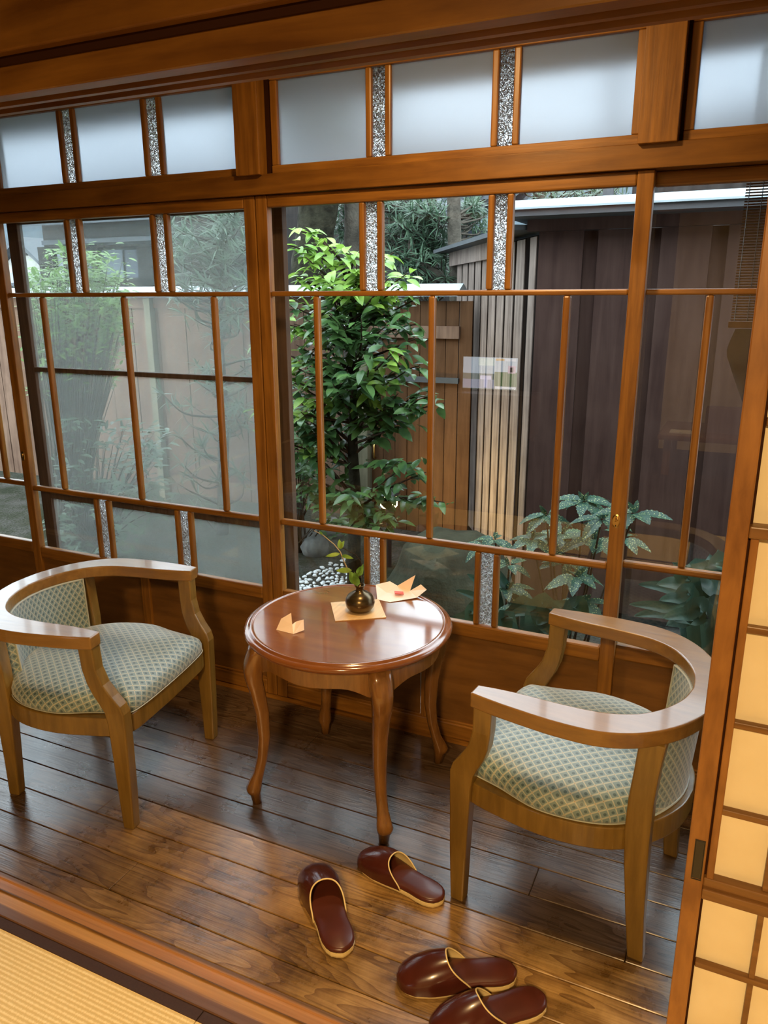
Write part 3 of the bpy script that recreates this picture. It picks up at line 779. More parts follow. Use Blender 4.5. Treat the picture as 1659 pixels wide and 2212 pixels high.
    for j in (0, T):
        q0 = len(mb.v)
        for i, z in enumerate(Z):
            mb.v += [tuple(front[i][j]), tuple(back[i][j])]; mb.uv += [(.9, z), (.932, z)]
        for i in range(len(Z)-1):
            mb.f.append((q0+2*i, q0+2*i+1, q0+2*i+3, q0+2*i+2))
    br = mb.build('backrest', M['fabric'], root, smooth=False)
    for off in (-.020, .012):
        loop = [bk(-1+2*j/T, Z[0]+.004, off) for j in range(T+1)] + [bk(1, z, off) for z in Z[1:]] + [bk(1-2*j/T, Z[-1]-.002, off) for j in range(1, T+1)] + [bk(-1, z, off) for z in reversed(Z[:-1])]
        MB().tube(loop, .003, 6).build('piping', M['fabric'], br, smooth=True)
    return root
ch1 = make_armchair()
ch1.location = (-1.709, 1.592, 0); ch1.rotation_euler = (0, 0, math.radians(9.3))
tag(ch1, 'wooden tub armchair left of the round table, facing right, patterned teal seat', 'armchair', 'wooden tub armchairs')
ch2 = copy_tree(ch1)
ch2.location = (-0.262, 1.745, 0); ch2.rotation_euler = (0, 0, math.radians(174.0))
tag(ch2, 'wooden tub armchair right of the round table, partly behind the paper door', 'armchair', 'wooden tub armchairs')

# ================================================================== TABLE
TX, TY, TZ = -0.975, 1.842, 0.545
tb = empty('round_table', (TX, TY, 0), 0, 'round brown lacquered side table with curved cabriole legs between the armchairs', 'table')
prof = [(.001, .515), (.282, .515), (.290, .518), (.300, .525), (.304, .533), (.301, .540), (.294, .5425), (.289, .5425), (.287, .5465), (.282, .5478), (.2775, .5465), (.2765, .5451), (.2755, .545), (.273, .545), (.26, .545), (.13, .545), (.001, .545)]
MB().lathe(prof, 96).build('tabletop', M['tabletop'], tb, smooth=False, bevel=0)
tt = tb.children[0]
for p in tt.data.polygons: p.use_smooth = True
# apron: four scalloped arcs between legs
mb = MB(); rr = []
nA = 96
for i in range(nA):
    a = 2*PI*i/nA
    ph = ((a - PI/4) % (PI/2))/(PI/2)           # 0 at each leg
    sc = max(0.0, 1-abs(2*ph-1)*1.12)
    zb = .432 + .035*math.sin(min(1, sc*2.2)*PI/2)
    zb -= .006*math.exp(-((ph-.5)/.16)**2)
    c, s_ = math.cos(a), math.sin(a)
    rr.append([(.268*c, .268*s_, zb), (.248*c, .248*s_, zb), (.248*c, .248*s_, .516), (.268*c, .268*s_, .516)])
mb.loft(rr, closed=True)
mb.build('apron', M['table'], tb)
for q in range(4):
    a = PI/4 + q*PI/2
    u = Vector((math.cos(a), math.sin(a), 0)); w = Vector((-u.y, u.x, 0))
    prof = [(.516, .262, .030, .030), (.49, .270, .031, .031), (.462, .280, .031, .030), (.44, .287, .028, .028), (.41, .287, .025, .026), (.37, .279, .0225, .023), (.30, .268, .020, .0205), (.22, .265, .0175, .018), (.15, .273, .0155, .016), (.10, .286, .0155, .016), (.07, .298, .020, .020), (.052, .304, .0225, .023), (.040, .303, .0205, .021), (.036, .300, .0165, .017), (.0, .296, .0135, .0135)]
    rings = []
    for z, rad, hu, hw in reversed(prof):
        ring = []
        for k in range(16):
            t = 2*PI*k/16
            cu, cw = math.cos(t), math.sin(t)
            e = 0.62 if z > .2 else 0.8
            ring.append(u*(rad + hu*math.copysign(abs(cu)**e, cu)) + w*(hw*math.copysign(abs(cw)**e, cw)) + Vector((0, 0, z)))
        rings.append(ring)
    MB().loft(rings).build('leg', M['table'], tb, smooth=True)

# things on the table
bm_ = MB()
A = Vector((-1.084, 1.932)); B = Vector((-1.004, 1.814)); C = Vector((-.880, 1.900)); D = A + C - B
c0 = (A+C)/2
n = 14
ring = []
for P0, P1 in ((A, B), (B, C), (C, D), (D, A)):
    for k in range(n):
        p = P0.lerp(P1, k/n)
        ring.append((p.x-c0.x, p.y-c0.y))
mat_w = plain('bamboo_veneer', (0.62, 0.40, 0.17), 0.45, 0.12, 30)
mo = MB().prism([(a, b) for a, b in ring], 0, .0022).build('bamboo_coaster', wood('bamboo_veneer', (0.55, 0.34, 0.14), (0.74, 0.50, 0.23), 'y', 0.45, fine=60, stretch=8), loc=(c0.x, c0.y, TZ+.0004))
tag(mo, 'square pale bamboo mat under the bronze vase on the table', 'mat')
VX, VY, VZ = -0.972, 1.912, TZ+.0028
va = empty('bud_vase', (VX, VY, VZ), 0, 'small round dark bronze bud vase holding a green sprig', 'vase')
prof = [(.001, .0), (.024, .0), (.034, .005), (.042, .017), (.0445, .029), (.043, .040), (.037, .050), (.026, .058), (.016, .062), (.0125, .067), (.0125, .074), (.0155, .080), (.0165, .083), (.0145, .0835), (.0115, .079), (.0105, .070), (.001, .066)]
MB().lathe(prof, 40).build('body', M['bronze'], va, smooth=True)
sp = empty('flower_sprig', (VX, VY, VZ+.082), 0, 'green leafy sprig with a trailing vine standing in the bronze vase', 'sprig')
def loc_at(x, y, Y): return at(x, y, Y) - Vector((VX, VY, VZ+.082))
st = [loc_at(775, 1272, 1.912), loc_at(768, 1258, 1.91), loc_at(752, 1232, 1.905), loc_at(742, 1210, 1.90), loc_at(735, 1192, 1.90), loc_at(722, 1176, 1.895), loc_at(698, 1156, 1.89), loc_at(678, 1146, 1.89)]
MB().tube(st, [.0022, .0022, .002, .0018, .0015, .0012, .0010, .0008], 6).build('stem', plain('tan_stem', (.42, .30, .12), .5), sp, smooth=True)
st2 = [loc_at(780, 1272, 1.912), loc_at(783, 1255, 1.915), loc_at(784, 1230, 1.92), loc_at(779, 1212, 1.92), loc_at(768, 1198, 1.92), loc_at(752, 1190, 1.915), loc_at(738, 1182, 1.91)]
MB().tube(st2, [.0012]*7, 6).build('stem', M['twig'], sp, smooth=True)
for (x0, y0, Y0, x1, y1, Y1, wd) in ((736, 1186, 1.90, 733, 1168, 1.885, .016), (736, 1184, 1.90, 742, 1170, 1.89, .012), (735, 1196, 1.90, 704, 1201, 1.88, .012), (738, 1200, 1.90, 760, 1205, 1.885, .012),
        (760, 1232, 1.905, 727, 1232, 1.89, .017), (768, 1262, 1.91, 757, 1236, 1.90, .024), (772, 1266, 1.908, 766, 1240, 1.885, .022), (778, 1244, 1.918, 783, 1222, 1.905, .013), (771, 1240, 1.915, 777, 1226, 1.90, .012), (768, 1248, 1.91, 779, 1236, 1.90, .010), (697, 1155, 1.89, 690, 1148, 1.885, .006)):
    b = loc_at(x0, y0, Y0); e = loc_at(x1, y1, Y1)
    mbx = MB().leaf(b, e-b, Vector((.3, -.8, .5)), (e-b).length*1.05, wd, .12, 6, .3)
    mbx.build('leaf', M['sprig_leaf'], sp, smooth=True)

def folded(name, label, pts, faces, loc, th=.0006):
    mb = MB(); mb.v = [tuple(p) for p in pts]; mb.f = faces
    o = mb.build(name, M['wrap'], loc=loc)
    m = o.modifiers.new('s', 'SOLIDIFY'); m.thickness = th; m.offset = 1
    tag(o, label, 'wrapper')
    return o
# left wrapper: a small folded tent
pts = [(-.038, -.018, .0), (.022, -.022, .0), (.040, .006, .004), (.032, .018, .030), (-.010, .020, .042), (-.034, .004, .026), (.006, -.002, .018), (.010, .012, .022), (-.030, .014, .002), (.030, .016, .004)]
folded('paper_wrapper', 'small folded pale paper wrapper on the left side of the round table', pts, [(0, 1, 6, 5), (5, 6, 4), (6, 1, 7), (1, 2, 3, 7), (7, 3, 9), (4, 6, 8), (5, 4, 8, 0)], (-1.092, 1.712, TZ+.0005))
# right wrapper: open crumpled sheet with a raised pointed corner
pts = [(-.075, .018, .022), (-.040, -.045, .001), (.006, -.050, .001), (.070, .012, .004), (.088, .050, .020), (.060, .070, .026), (.030, .052, .006), (.044, .062, .058), (-.012, .048, .018), (-.040, .050, .028), (-.030, .006, .006), (.020, .012, .003)]
folded('paper_wrapper', 'open crumpled pale pink paper wrapper behind the vase on the table', pts, [(0, 1, 10), (0, 10, 9), (1, 2, 10), (2, 11, 10), (2, 3, 11), (3, 4, 6, 11), (4, 5, 6), (11, 6, 8, 10), (6, 7, 8), (10, 8, 9)], (-.925, 2.062, TZ+.0005))
o = MB().box(-.014, .014, -.008, .008, 0, .003).build('candy_packet', M['red'], loc=(-.915, 2.072, TZ+.010))
o.rotation_euler = (0.1, 0.1, .5); tag(o, 'tiny red and clear candy packet inside the open paper wrapper', 'packet')

# ================================================================== SLIPPERS
def make_slipper():
    root = empty('slipper', (0, 0, 0))
    L = .272
    # sole outline, x from toe (+) to heel (-)
    def hw(t):   # t 0 toe .. 1 heel
        P = [(0, 0.0), (.02, .021), (.06, .034), (.14, .044), (.28, .0485), (.42, .045), (.56, .0385), (.68, .0365), (.80, .0385), (.89, .0365), (.955, .026), (.99, .012), (1, 0)]
        for (a, b), (c, e) in zip(P[:-1], P[1:]):
            if a <= t <= c: return b + (e-b)*(t-a)/(c-a)
        return 0
    ts = [0, .006, .02, .045, .08, .14, .22, .30, .38, .46, .54, .62, .70, .78, .85, .91, .955, .982, .995, 1]
    out = [(L/2 - L*t, max(hw(t), .0008)) for t in ts]
    loop = out + [(a, -b) for a, b in reversed(out[1:-1])]
    def scl(k): return [(a*k, b*(k if k < 1 else k)) for a, b in loop]
    MB().loft([[(a*.985, b*.95, 0) for a, b in loop], [(a, b, .006) for a, b in loop], [(a, b, .014) for a, b in loop]]).build('sole', M['cream'], root, smooth=False, bevel=.001)
    MB().loft([[(a*.995, b*.97, .0142) for a, b in loop], [(a*1.002, b*.985, .018) for a, b in loop], [(a*.99, b*.95, .0225) for a, b in loop], [(a*.95, b*.82, .025) for a, b in loop], [(a*.5, b*.4, .0258) for a, b in loop]]).build('insole', M['maroon_in'], root, smooth=True)
    # upper
    def up(s, ph, ins=0.0):
        tend = .40 + .20*(1-math.sin(ph))**1.3
        t = .004 + (tend-.004)*s
        w = hw(t)*1.03 + .001 - ins
        hh = .060*(1-(1-min(1, t/.46))**1.9)**.74
        hh = .012 + hh*.86 - ins
        return (L/2 - L*t + .004*(1-s) - ins*.8*(1-s), -math.cos(ph)*w, .010 + (hh)*math.sin(ph)**.72)
    NS, NP = 16, 20
    ss = [ (i/NS)**1.5 for i in range(NS+1)]
    rows = [[up(s, PI*j/NP) for j in range(NP+1)] for s in ss]
    MB().grid(rows).build('upper', M['maroon'], root, smooth=True)
    rows = [[up(s*.999, PI*j/NP, .0022) for j in range(NP+1)] for s in ss]
    MB().grid(rows).build('lining', M['cream'], root, smooth=True)
    MB().tube([up(1.0, PI*j/40, .001) for j in range(41)], .0019, 6).build('edge_piping', M['cream'], root, smooth=True)
    return root
proto = make_slipper()
sl = [((-.885, 1.445), (-.684, 1.240), 'maroon slipper standing alone at the left, toe pointing up left', 1),
      ((-.790, 1.545), (-.535, 1.487), 'maroon slipper in front of the table leg, heel touching the armchair leg', 1),
      ((-.545, 1.232), (-.312, 1.358), 'rear one of the two maroon slippers lying together at the bottom', -1),
      ((-.430, 1.140), (-.240, 1.322), 'front maroon slipper cut by the bottom edge, beside its pair', -1)]
for i, (toe, heel, lab, mir) in enumerate(sl):
    o = proto if i == 0 else copy_tree(proto)
    tv = Vector(toe); hv = Vector(heel)
    o.location = ((tv.x+hv.x)/2, (tv.y+hv.y)/2, 0.0005)
    o.rotation_euler = (0, 0, math.atan2(tv.y-hv.y, tv.x-hv.x))
    k = (tv-hv).length/.272
    o.scale = (k, k, k)
    tag(o, lab, 'slipper', 'maroon vinyl slippers')
# ================================================================== GARDEN
from mathutils import noise as mnoise
def gz(x, y):
    return G + .035*mnoise.noise(Vector((x*.9, y*.9, 0))) + .012*mnoise.noise(Vector((x*4, y*4, 3)))
rows = []
nx, ny = 90, 60
for j in range(ny+1):
    yy = 2.385 + (16-2.385)*(j/ny)**1.6
    rows.append([(-26 + 34*(i/nx)**1.0, yy, gz(-26+34*i/nx, yy)) for i in range(nx+1)])
tag(MB().grid(rows).build('ground', M['ground'], smooth=True), kind='structure')
tag(MB().box(-90, 60, 16, 140, G-.5, G-.02).build('ground', M['hill']), kind='structure')
rows = []
for j in range(8):
    t = j/7
    rows.append([(-120+i*8, 60+t*20, G + (17+3*mnoise.noise(Vector((i*.35, 0, 0))))*math.sin(t*PI/2)**.7) for i in range(28)])
tag(MB().grid(rows).build('hills', M['hill'], smooth=True), kind='structure')

# plank fence across the back
FYY = 5.55
fe = empty('plank_fence', (0, 0, 0), 0, 'brown plank garden fence with a pale metal cap running behind the trees', 'fence')
x = -9.0
mb = MB(); bt = MB()
i = 0
while x < -2.95:
    w = .30
    mb.box(x, min(x+w-.006, -2.95), FYY+.004*(i % 2), FYY+.02+.004*(i % 2), G+.12, 1.47)
    x += w; i += 1
mb.build('boards', M['fence'], fe)
x = -9.0
MB().box(-9.0, -2.98, FYY-.025, FYY, 1.36, 1.46).build('top_rail', M['fence'], fe)
mb = MB().loft([[(-9.0, FYY-.10, 1.455), (-9.0, FYY-.10, 1.475), (-9.0, FYY+.03, 1.545), (-9.0, FYY+.16, 1.475), (-9.0, FYY+.16, 1.455)], [(-1.95, FYY-.10, 1.455), (-1.95, FYY-.10, 1.475), (-1.95, FYY+.03, 1.545), (-1.95, FYY+.16, 1.475), (-1.95, FYY+.16, 1.455)]])
mb.build('cap', M['metal_pale'], fe)
for px, yb in ((338, 900), (150, 900), (-160, 900)):
    X0 = at(px, yb, FYY-.06).x
    MB().box(X0-.035, X0+.035, FYY-.07, FYY-.0, G, 1.45).build('post', M['fence_pale'], fe, bevel=.004)
# garden gate beside it, narrower boards
ga = empty('garden_gate', (0, 0, 0), 0, 'narrow-boarded wooden garden gate with a small handle between two posts', 'gate')
X0 = at(787, 1000, FYY-.05).x
MB().box(X0-.05, X0+.05, FYY-.09, FYY+.0, G, 1.44).build('post', M['fence_pale'], ga, bevel=.005)
mb = MB(); x = X0+.055; k = 0
while x < -1.95:
    mb.box(x, x+.098, FYY-.02+.003*(k % 2), FYY-.002+.003*(k % 2), G+.06, 1.42); x += .104; k += 1
gate_w = wood('gate_boards', (0.05, 0.024, 0.011), (0.085, 0.043, 0.021), 'z', 0.75, fine=22, stretch=10, spec=0.08)
mb.build('boards', gate_w, ga)
MB().box(X0+.05, -1.95, FYY-.05, FYY-.02, 1.15, 1.24).build('rail', M['fence'], ga)
MB().box(X0+.05, -1.95, FYY-.05, FYY-.02, .82, .86).build('rail', M['roof_dark'], ga)
p = at(808, 975, FYY-.05)
MB().tube([p+Vector((0, .03, .06)), p+Vector((0, 0, .05)), p+Vector((0, 0, -.05)), p+Vector((0, .03, -.06))], .008, 8).build('handle', M['brass'], ga, smooth=True)

# garden lamp glowing low behind the leaves
lp = at(840, 1078, 4.80)
gl = empty('garden_lamp', (lp.x, lp.y, G), 0, 'small glowing garden lamp low behind the leaves in front of the gate', 'lamp')
hz = lp.z-G
MB().tube([(0, 0, 0), (0, 0, hz-.06)], .02, 10).build('post', M['black'], gl)
MB().lathe([(.001, hz-.06), (.05, hz-.06), (.062, hz-.045), (.062, hz+.035), (.001, hz+.035)], 20).build('globe', emit('garden_lamp_glow', (1.0, .80, .42), 9), gl, smooth=False)
MB().lathe([(.001, hz+.11), (.03, hz+.10), (.085, hz+.045), (.085, hz+.036), (.001, hz+.036)], 20).build('cap', M['black'], gl)
L = bpy.data.lights.new('lamp', 'SPOT'); L.spot_size = math.radians(155); L.spot_blend = .6; L.energy = GARDEN_W; L.color = (1.0, .72, .30); L.shadow_soft_size = .05
lo = bpy.data.objects.new('light', L); COL.objects.link(lo); lo.parent = gl; lo.location = (0.10, -.02, hz+.0); lo.rotation_euler = Vector((.75, .75, .15)).to_track_quat('-Z', 'Y').to_euler()

# shed: slatted side wall running away, dark boarded front
P0 = Vector((-1.13, 4.50)); dv = Vector((-.5225, .8526)); nv = Vector((-.8526, -.5225))
sh = empty('garden_shed', (0, 0, 0), 0, 'dark brown boarded shed with a pale metal roof edge behind the right window', 'shed')
TOPZ = 1.80
def slab(mb, t0, t1, o0, o1, z0, z1):
    a = P0+dv*t0+nv*o0; b = P0+dv*t1+nv*o0; c = P0+dv*t1+nv*o1; d_ = P0+dv*t0+nv*o1
    mb.loft([[(p.x, p.y, z0) for p in (a, b, c, d_)], [(p.x, p.y, z1) for p in (a, b, c, d_)]])
    return mb
for i in range(10):
    t0 = .03+i*.222
    slab(MB(), t0, t0+(.172 if i else .12), 0, .008, G+.08, TOPZ-.02).build('slat', M['slat'], sh, bevel=.003)
slab(MB(), 0, 2.3, -.09, -.06, G, TOPZ).build('backing', M['dark'], sh)
slab(MB(), .55, 2.38, .022, .042, TOPZ-.10, TOPZ+.01).build('fascia', M['slat'], sh)
slab(MB(), .0, 2.50, -.4, .16, TOPZ+.01, TOPZ+.038).build('side_roof', M['roof_dark'], sh)
mb = MB(); x = P0.x; k = 0
while x < 2.2:
    mb.box(x, x+.245, P0.y-.01, P0.y+.012, G+.05, TOPZ); mb.box(x+.245, x+.335, P0.y+.018, P0.y+.03, G+.05, TOPZ); x += .325; k += 1
mb.build('front_boards', M['shedwall'], sh)
MB().box(P0.x, 2.3, P0.y+.04, P0.y+.06, G, TOPZ).build('front_backing', M['dark'], sh)
MB().box(P0.x-.06, 2.3, P0.y-.05, P0.y-.012, TOPZ-.0, TOPZ+.065).build('head_beam', M['shedwall'], sh)
mb = MB().loft([[(X, 4.22, 1.895), (X, 4.22, 1.905), (X, 4.27, 1.945), (X, 5.1, 1.945), (X, 5.1, 1.895)] for X in (P0.x-.16, 2.4)])
mb.build('roof', M['metal_pale'], sh)
MB().box(P0.x-.14, 2.4, 4.24, 5.0, 1.862, 1.894).build('soffit', M['roof_dark'], sh)

# buildings beyond
def at_(x, y, Y): return at(x, y, Y)
hb = empty('house', (0, 0, 0), 0, 'dark wooden house with a row of pale windows beyond the fence at upper left', 'house')
Y0 = 11.0
a = at(88, 470, Y0); b = at(372, 610, Y0)
MB().box(a.x, b.x, Y0, Y0+4, G, at(200, 545, Y0).z-.45).build('wall', M['housedark'], hb)
MB().box(a.x, b.x+.0, Y0, Y0+4, at(200, 535, Y0).z, at(200, 440, Y0).z).build('upper_wall', M['housedark'], hb)
for i, (x0, x1) in enumerate(((150, 200), (212, 262), (262, 300))):
    p = at(x0, 600, Y0); q = at(x1, 545, Y0)
    MB().box(p.x, q.x, Y0+.08, Y0+.10, p.z-.4, q.z+.05).build('window', M['winglass'] if i != 2 else M['houseblue'], hb)
for x0, x1 in ((88, 112), (140, 150), (200, 212), (300, 372)):
    p = at(x0, 600, Y0); q = at(x1, 545, Y0)
    MB().box(p.x, q.x, Y0, Y0+.12, G, q.z+.1).build('post', M['housedark'], hb)
p = at(100, 530, Y0-.5); q = at(372, 520, Y0-.5)
MB().box(p.x, q.x, Y0-.6, Y0, p.z, p.z+.07).build('canopy', M['tile'], hb)
p = at(40, 490, Y0-1); q = at(330, 475, Y0-1)
MB().loft([[(X, Y0-1.0, p.z), (X, Y0-1.0, p.z+.12), (X, Y0+2.5, p.z+1.0), (X, Y0+2.5, p.z+.9)] for X in (p.x, q.x+.8)]).build('roof', M['tile'], hb)

hw_ = empty('house', (0, 0, 0), 0, 'white gabled house far away at the upper left edge of the windows', 'house')
Yh = 24
c = at(60, 545, Yh)
gx0, gx1 = at(10, 580, Yh).x, at(100, 580, Yh).x
ze = at(60, 572, Yh).z; zp = at(55, 524, Yh).z; xm = at(54, 530, Yh).x
MB().loft([[(gx0, Y, G), (gx1, Y, G), (gx1, Y, ze), (xm, Y, zp), (gx0, Y, ze)] for Y in (Yh, Yh+6)]).build('wall', M['housewhite'], hw_)
MB().loft([[(xm, Y, zp+.02), (gx1+.5, Y, ze-.3), (gx1+.5, Y, ze-.15), (xm, Y, zp+.22)] for Y in (Yh-.5, Yh+6)]).build('roof', M['tile'], hw_)
MB().loft([[(xm, Y, zp+.02), (gx0-.5, Y, ze-.3), (gx0-.5, Y, ze-.15), (xm, Y, zp+.22)] for Y in (Yh-.5, Yh+6)]).build('roof', M['tile'], hw_)
v0 = at(44, 552, Yh-.1); v1 = at(56, 544, Yh-.1)
MB().box(v0.x, v1.x, Yh-.1, Yh, v0.z, v1.z).build('vent', M['housedark'], hw_)
hl = empty('house', (0, 0, 0), 0, 'low blue-grey roofed building below the white gabled house', 'house')
p = at(20, 585, 17); q = at(110, 585, 17)
MB().box(p.x-3, q.x, 17, 20, G, p.z-.35).build('wall', M['houseblue'], hl)
MB().loft([[(X, 16.6, p.z-.45), (X, 16.6, p.z-.35), (X, 19.5, p.z+.05), (X, 19.5, p.z-.05)] for X in (p.x-3, q.x+.3)]).build('roof', M['tile'], hl)

hd = empty('house', (0, 0, 0), 0, 'dark vertically sided house wall behind the two big tree trunks', 'house')
p = at(375, 600, 8.6); q = at(862, 440, 8.6)
MB().box(p.x, q.x, 8.6, 11, G, 3.0).build('wall', M['housedark'], hd)
hg = empty('house', (0, 0, 0), 0, 'blue-grey house wall and tiled roof seen past the twisted pine', 'house')
p = at(862, 600, 9.4); q = at(1110, 440, 9.4)
MB().box(p.x+.3, q.x, 11.05, 13, G, at(950, 470, 9.4).z).build('wall', M['houseblue'], hg)
zr = at(950, 468, 9.0).z
for k in range(2):
    p = at(880 if k == 0 else 985, 480, 8.9-k*.5); q = at(1120, 480, 8.9-k*.5)
    zz = zr + (.12 if k else 0.0) - .05
    mb = MB()
    mb.loft([[(X, 8.7-k*.5, zz), (X, 8.7-k*.5, zz+.05), (X, 10.4, zz+.75), (X, 10.4, zz+.68)] for X in (p.x, q.x)])
    mb.build('roof', M['tile'], hg)
    mt = MB(); X = p.x
    while X < q.x:
        mt.tube([(X, 8.68-k*.5, zz+.05), (X, 10.4, zz+.76)], .035, 6); X += .17
    mt.build('roof_ribs', M['tile'], hg)
hs = empty('house', (0, 0, 0), 0, 'dark house wall rising behind the shed roof at upper right', 'house')
p = at(1365, 420, 8)
MB().box(p.x, p.x+5, 8.0, 10, G, 2.9).build('wall', M['housedark'], hs)
MB().tube([(p.x-.2, 7.9, G), (p.x-.2, 7.9, 4.0)], .05, 10).build('downpipe', M['roof_dark'], hs)

# ------------------------------------------------------------------ big trunks behind the fence
def trunk(pts, rads, name, mat, label, cat='tree'):
    P = catmull(pts, 6); n = len(P)
    Rr = []
    for i in range(n):
        t = i/(n-1)*(len(rads)-1); k = min(int(t), len(rads)-2)
        Rr.append(rads[k] + (rads[k+1]-rads[k])*(t-k))
    mb = MB().tube(P, Rr, 16)
    mb.v = [tuple(Vector(v) + Vector((mnoise.noise(Vector(v)*9), mnoise.noise(Vector(v)*9+Vector((5, 5, 5))), 0))*.02) for v in mb.v]
    o = mb.build(name, mat, smooth=True)
    return o
YT = 6.5
o = trunk([at(670, 700, YT)-Vector((0, 0, 1.6)), at(672, 620, YT), at(676, 540, YT), at(688, 440, YT), at(700, 330, YT)], [.22, .19, .165, .185, .2], 'old_tree', M['bark'], '')
tag(o, 'thick mossy dark tree trunk standing behind the fence at the left', 'tree')
o = trunk([at(762, 720, YT+.3)-Vector((0, 0, 1.6)), at(762, 620, YT+.3), at(762, 530, YT+.3), at(763, 430, YT+.3), at(764, 330, YT+.3)], [.1, .09, .085, .085, .08], 'bare_tree', M['bark2'], '')
tag(o, 'straight grey tree trunk right of the mossy trunk, cut off above', 'tree')

def unseen_crown(parent, cx, cy, cz, rx, ry, rz, n, size, seed):
    rn = random.Random(seed); lf = MB(); tw = MB()
    for _ in range(n):
        while True:
            u = Vector((rn.uniform(-1, 1), rn.uniform(-1, 1), rn.uniform(-1, 1)))
            if u.length < 1: break
        c = Vector((cx+u.x*rx, cy+u.y*ry, cz+u.z*rz))
        for k in range(9):
            dd = Vector((rn.gauss(0, 1), rn.gauss(0, 1), rn.gauss(0, .6)))
            lf.leaf(c + Vector((rn.gauss(0, .12), rn.gauss(0, .12), rn.gauss(0, .12))), dd, Vector((rn.gauss(0, .4), rn.gauss(0, .4), 1)), size*rn.uniform(.8, 1.3), size*.5, .2, 3, .2)
    for k in range(14):
        a = 2*PI*k/14
        tw.tube([(cx, cy, cz-rz*.8), (cx+rx*.5*math.cos(a), cy+ry*.5*math.sin(a), cz), (cx+rx*.9*math.cos(a), cy+ry*.9*math.sin(a), cz+rz*.4)], [.05, .03, .01], 6)
    lf.build('leaves', M['cam_leaf'], parent); tw.build('branches', M['bark'], parent)
old_ = [o for o in bpy.data.objects if o.name == 'old_tree'][0]
unseen_crown(old_, -3.75, 6.6, 3.3, .62, .8, .95, 110, .16, 77)  # out-of-view crown, added and shaped to dim the middle of the tabletop reflection

# ------------------------------------------------------------------ camellia in the middle
ctr = empty('camellia_tree', (0, 0, 0), 0, 'glossy-leaved camellia tree in the garden behind the table', 'tree')
YC = 4.4
tp = [at(765, 1262, YC), at(765, 1180, YC), at(768, 1080, YC), at(762, 960, YC), at(765, 850, YC+.02), at(762, 740, YC), at(755, 640, YC+.03), at(735, 560, YC)]
tp[0].z = G-.03
MB().tube(catmull(tp, 5), [ .052-.044*i/35 for i in range(36)], 12).build('trunk', M['bark'], ctr, smooth=True)
tw = MB()
leaves = MB(); young = MB()
ends = [(625, 530, 4.3), (660, 555, 4.25), (700, 520, 4.35), (745, 545, 4.3), (690, 590, 4.15), (640, 600, 4.3), (770, 570, 4.3), (850, 545, 4.4), (880, 590, 4.35), (840, 600, 4.2),
        (625, 660, 4.35), (660, 690, 4.2), (640, 745, 4.35), (650, 800, 4.2), (635, 860, 4.4), (640, 930, 4.3), (640, 1000, 4.5), (655, 1040, 4.4), (650, 890, 4.25),
        (710, 680, 4.1), (730, 740, 4.15), (700, 780, 4.2), (750, 800, 4.05), (720, 830, 4.1), (780, 690, 4.1), (810, 660, 4.3), (840, 700, 4.15), (880, 680, 4.3), (900, 730, 4.3), (850, 760, 4.1),
        (800, 770, 4.05), (790, 820, 4.1), (830, 830, 4.2), (880, 800, 4.2), (905, 850, 4.3), (870, 880, 4.3), (940, 850, 4.3), (960, 870, 4.25), (860, 920, 4.3), (810, 720, 4.5), (700, 900, 4.4), (735, 860, 4.2),
        (710, 960, 4.5), (735, 1060, 4.2), (760, 1075, 4.05), (870, 1010, 4.2), (900, 1000, 4.25), (920, 1020, 4.2), (930, 1080, 4.3), (830, 1150, 4.15), (860, 1130, 4.2), (790, 1120, 4.3), (960, 1085, 4.3),
        (670, 640, 4.5), (720, 640, 4.3), (800, 640, 4.4), (860, 650, 4.45), (690, 720, 4.45), (770, 750, 4.4), (670, 830, 4.45), (820, 880, 4.4), (540, 880, 4.2), (548, 740, 4.3), (560, 700, 4.4), (580, 800, 4.3), (700, 1080, 4.3), (560, 940, 4.3),
        (615, 700, 4.3), (612, 780, 4.35), (615, 900, 4.35), (900, 900, 4.35), (745, 620, 4.15), (910, 640, 4.4), (650, 500, 4.5), (625, 640, 4.4), (635, 700, 4.3), (655, 760, 4.35), (625, 820, 4.4), (660, 860, 4.3), (625, 960, 4.4), (660, 960, 4.35), (620, 880, 4.5), (690, 760, 4.3), (740, 700, 4.2), (830, 800, 4.3), (880, 760, 4.3), (905, 790, 4.35), (860, 850, 4.25), (900, 700, 4.4), (780, 860, 4.3), (690, 860, 4.4), (760, 650, 4.3), (700, 600, 4.3), (820, 575, 4.3), (870, 620, 4.3), (930, 860, 4.3)]
cr = random.Random(3)
for (px, py, Y) in ends:
    e = at(px, py, Y)
    # attach to trunk lower than the end
    zt = e.z - .10 - .25*cr.random()
    zt = max(zt, .1)
    best = min(catmull(tp, 5), key=lambda q: abs(q.z-zt))
    mid = (best+e)*.5 + Vector((cr.uniform(-.04, .04), cr.uniform(-.04, .04), cr.uniform(-.03, .05)))
    P = catmull([best, mid, e], 5)
    tw.tube(P, [.011-.008*i/(len(P)-1) for i in range(len(P))], 5)
    tgt = young if (py < 640 or (px < 600) or cr.random() < .10) else leaves
    # leaves along the outer half of the branch
    n = cr.randint(19, 26)
    for k in range(n):
        t = .35 + .65*(k/(n-1))
        q = P[min(len(P)-1, int(t*(len(P)-1)))] + Vector((cr.uniform(-.045, .045), cr.uniform(-.045, .045), cr.uniform(-.035, .035)))
        a = cr.uniform(0, 2*PI)
        dd = Vector((math.cos(a), math.sin(a)*.8-.25, cr.uniform(-.55, .35)))
        L = cr.uniform(.080, .125)
        tgt.leaf(q, dd, Vector((cr.uniform(-.4, .4), cr.uniform(-.6, .1), 1)), L, L*cr.uniform(.42, .52), cr.uniform(.1, .35), 5, .28)
tw.build('branches', M['twig'], ctr, smooth=True)
leaves.build('leaves', M['cam_leaf'], ctr, smooth=True)
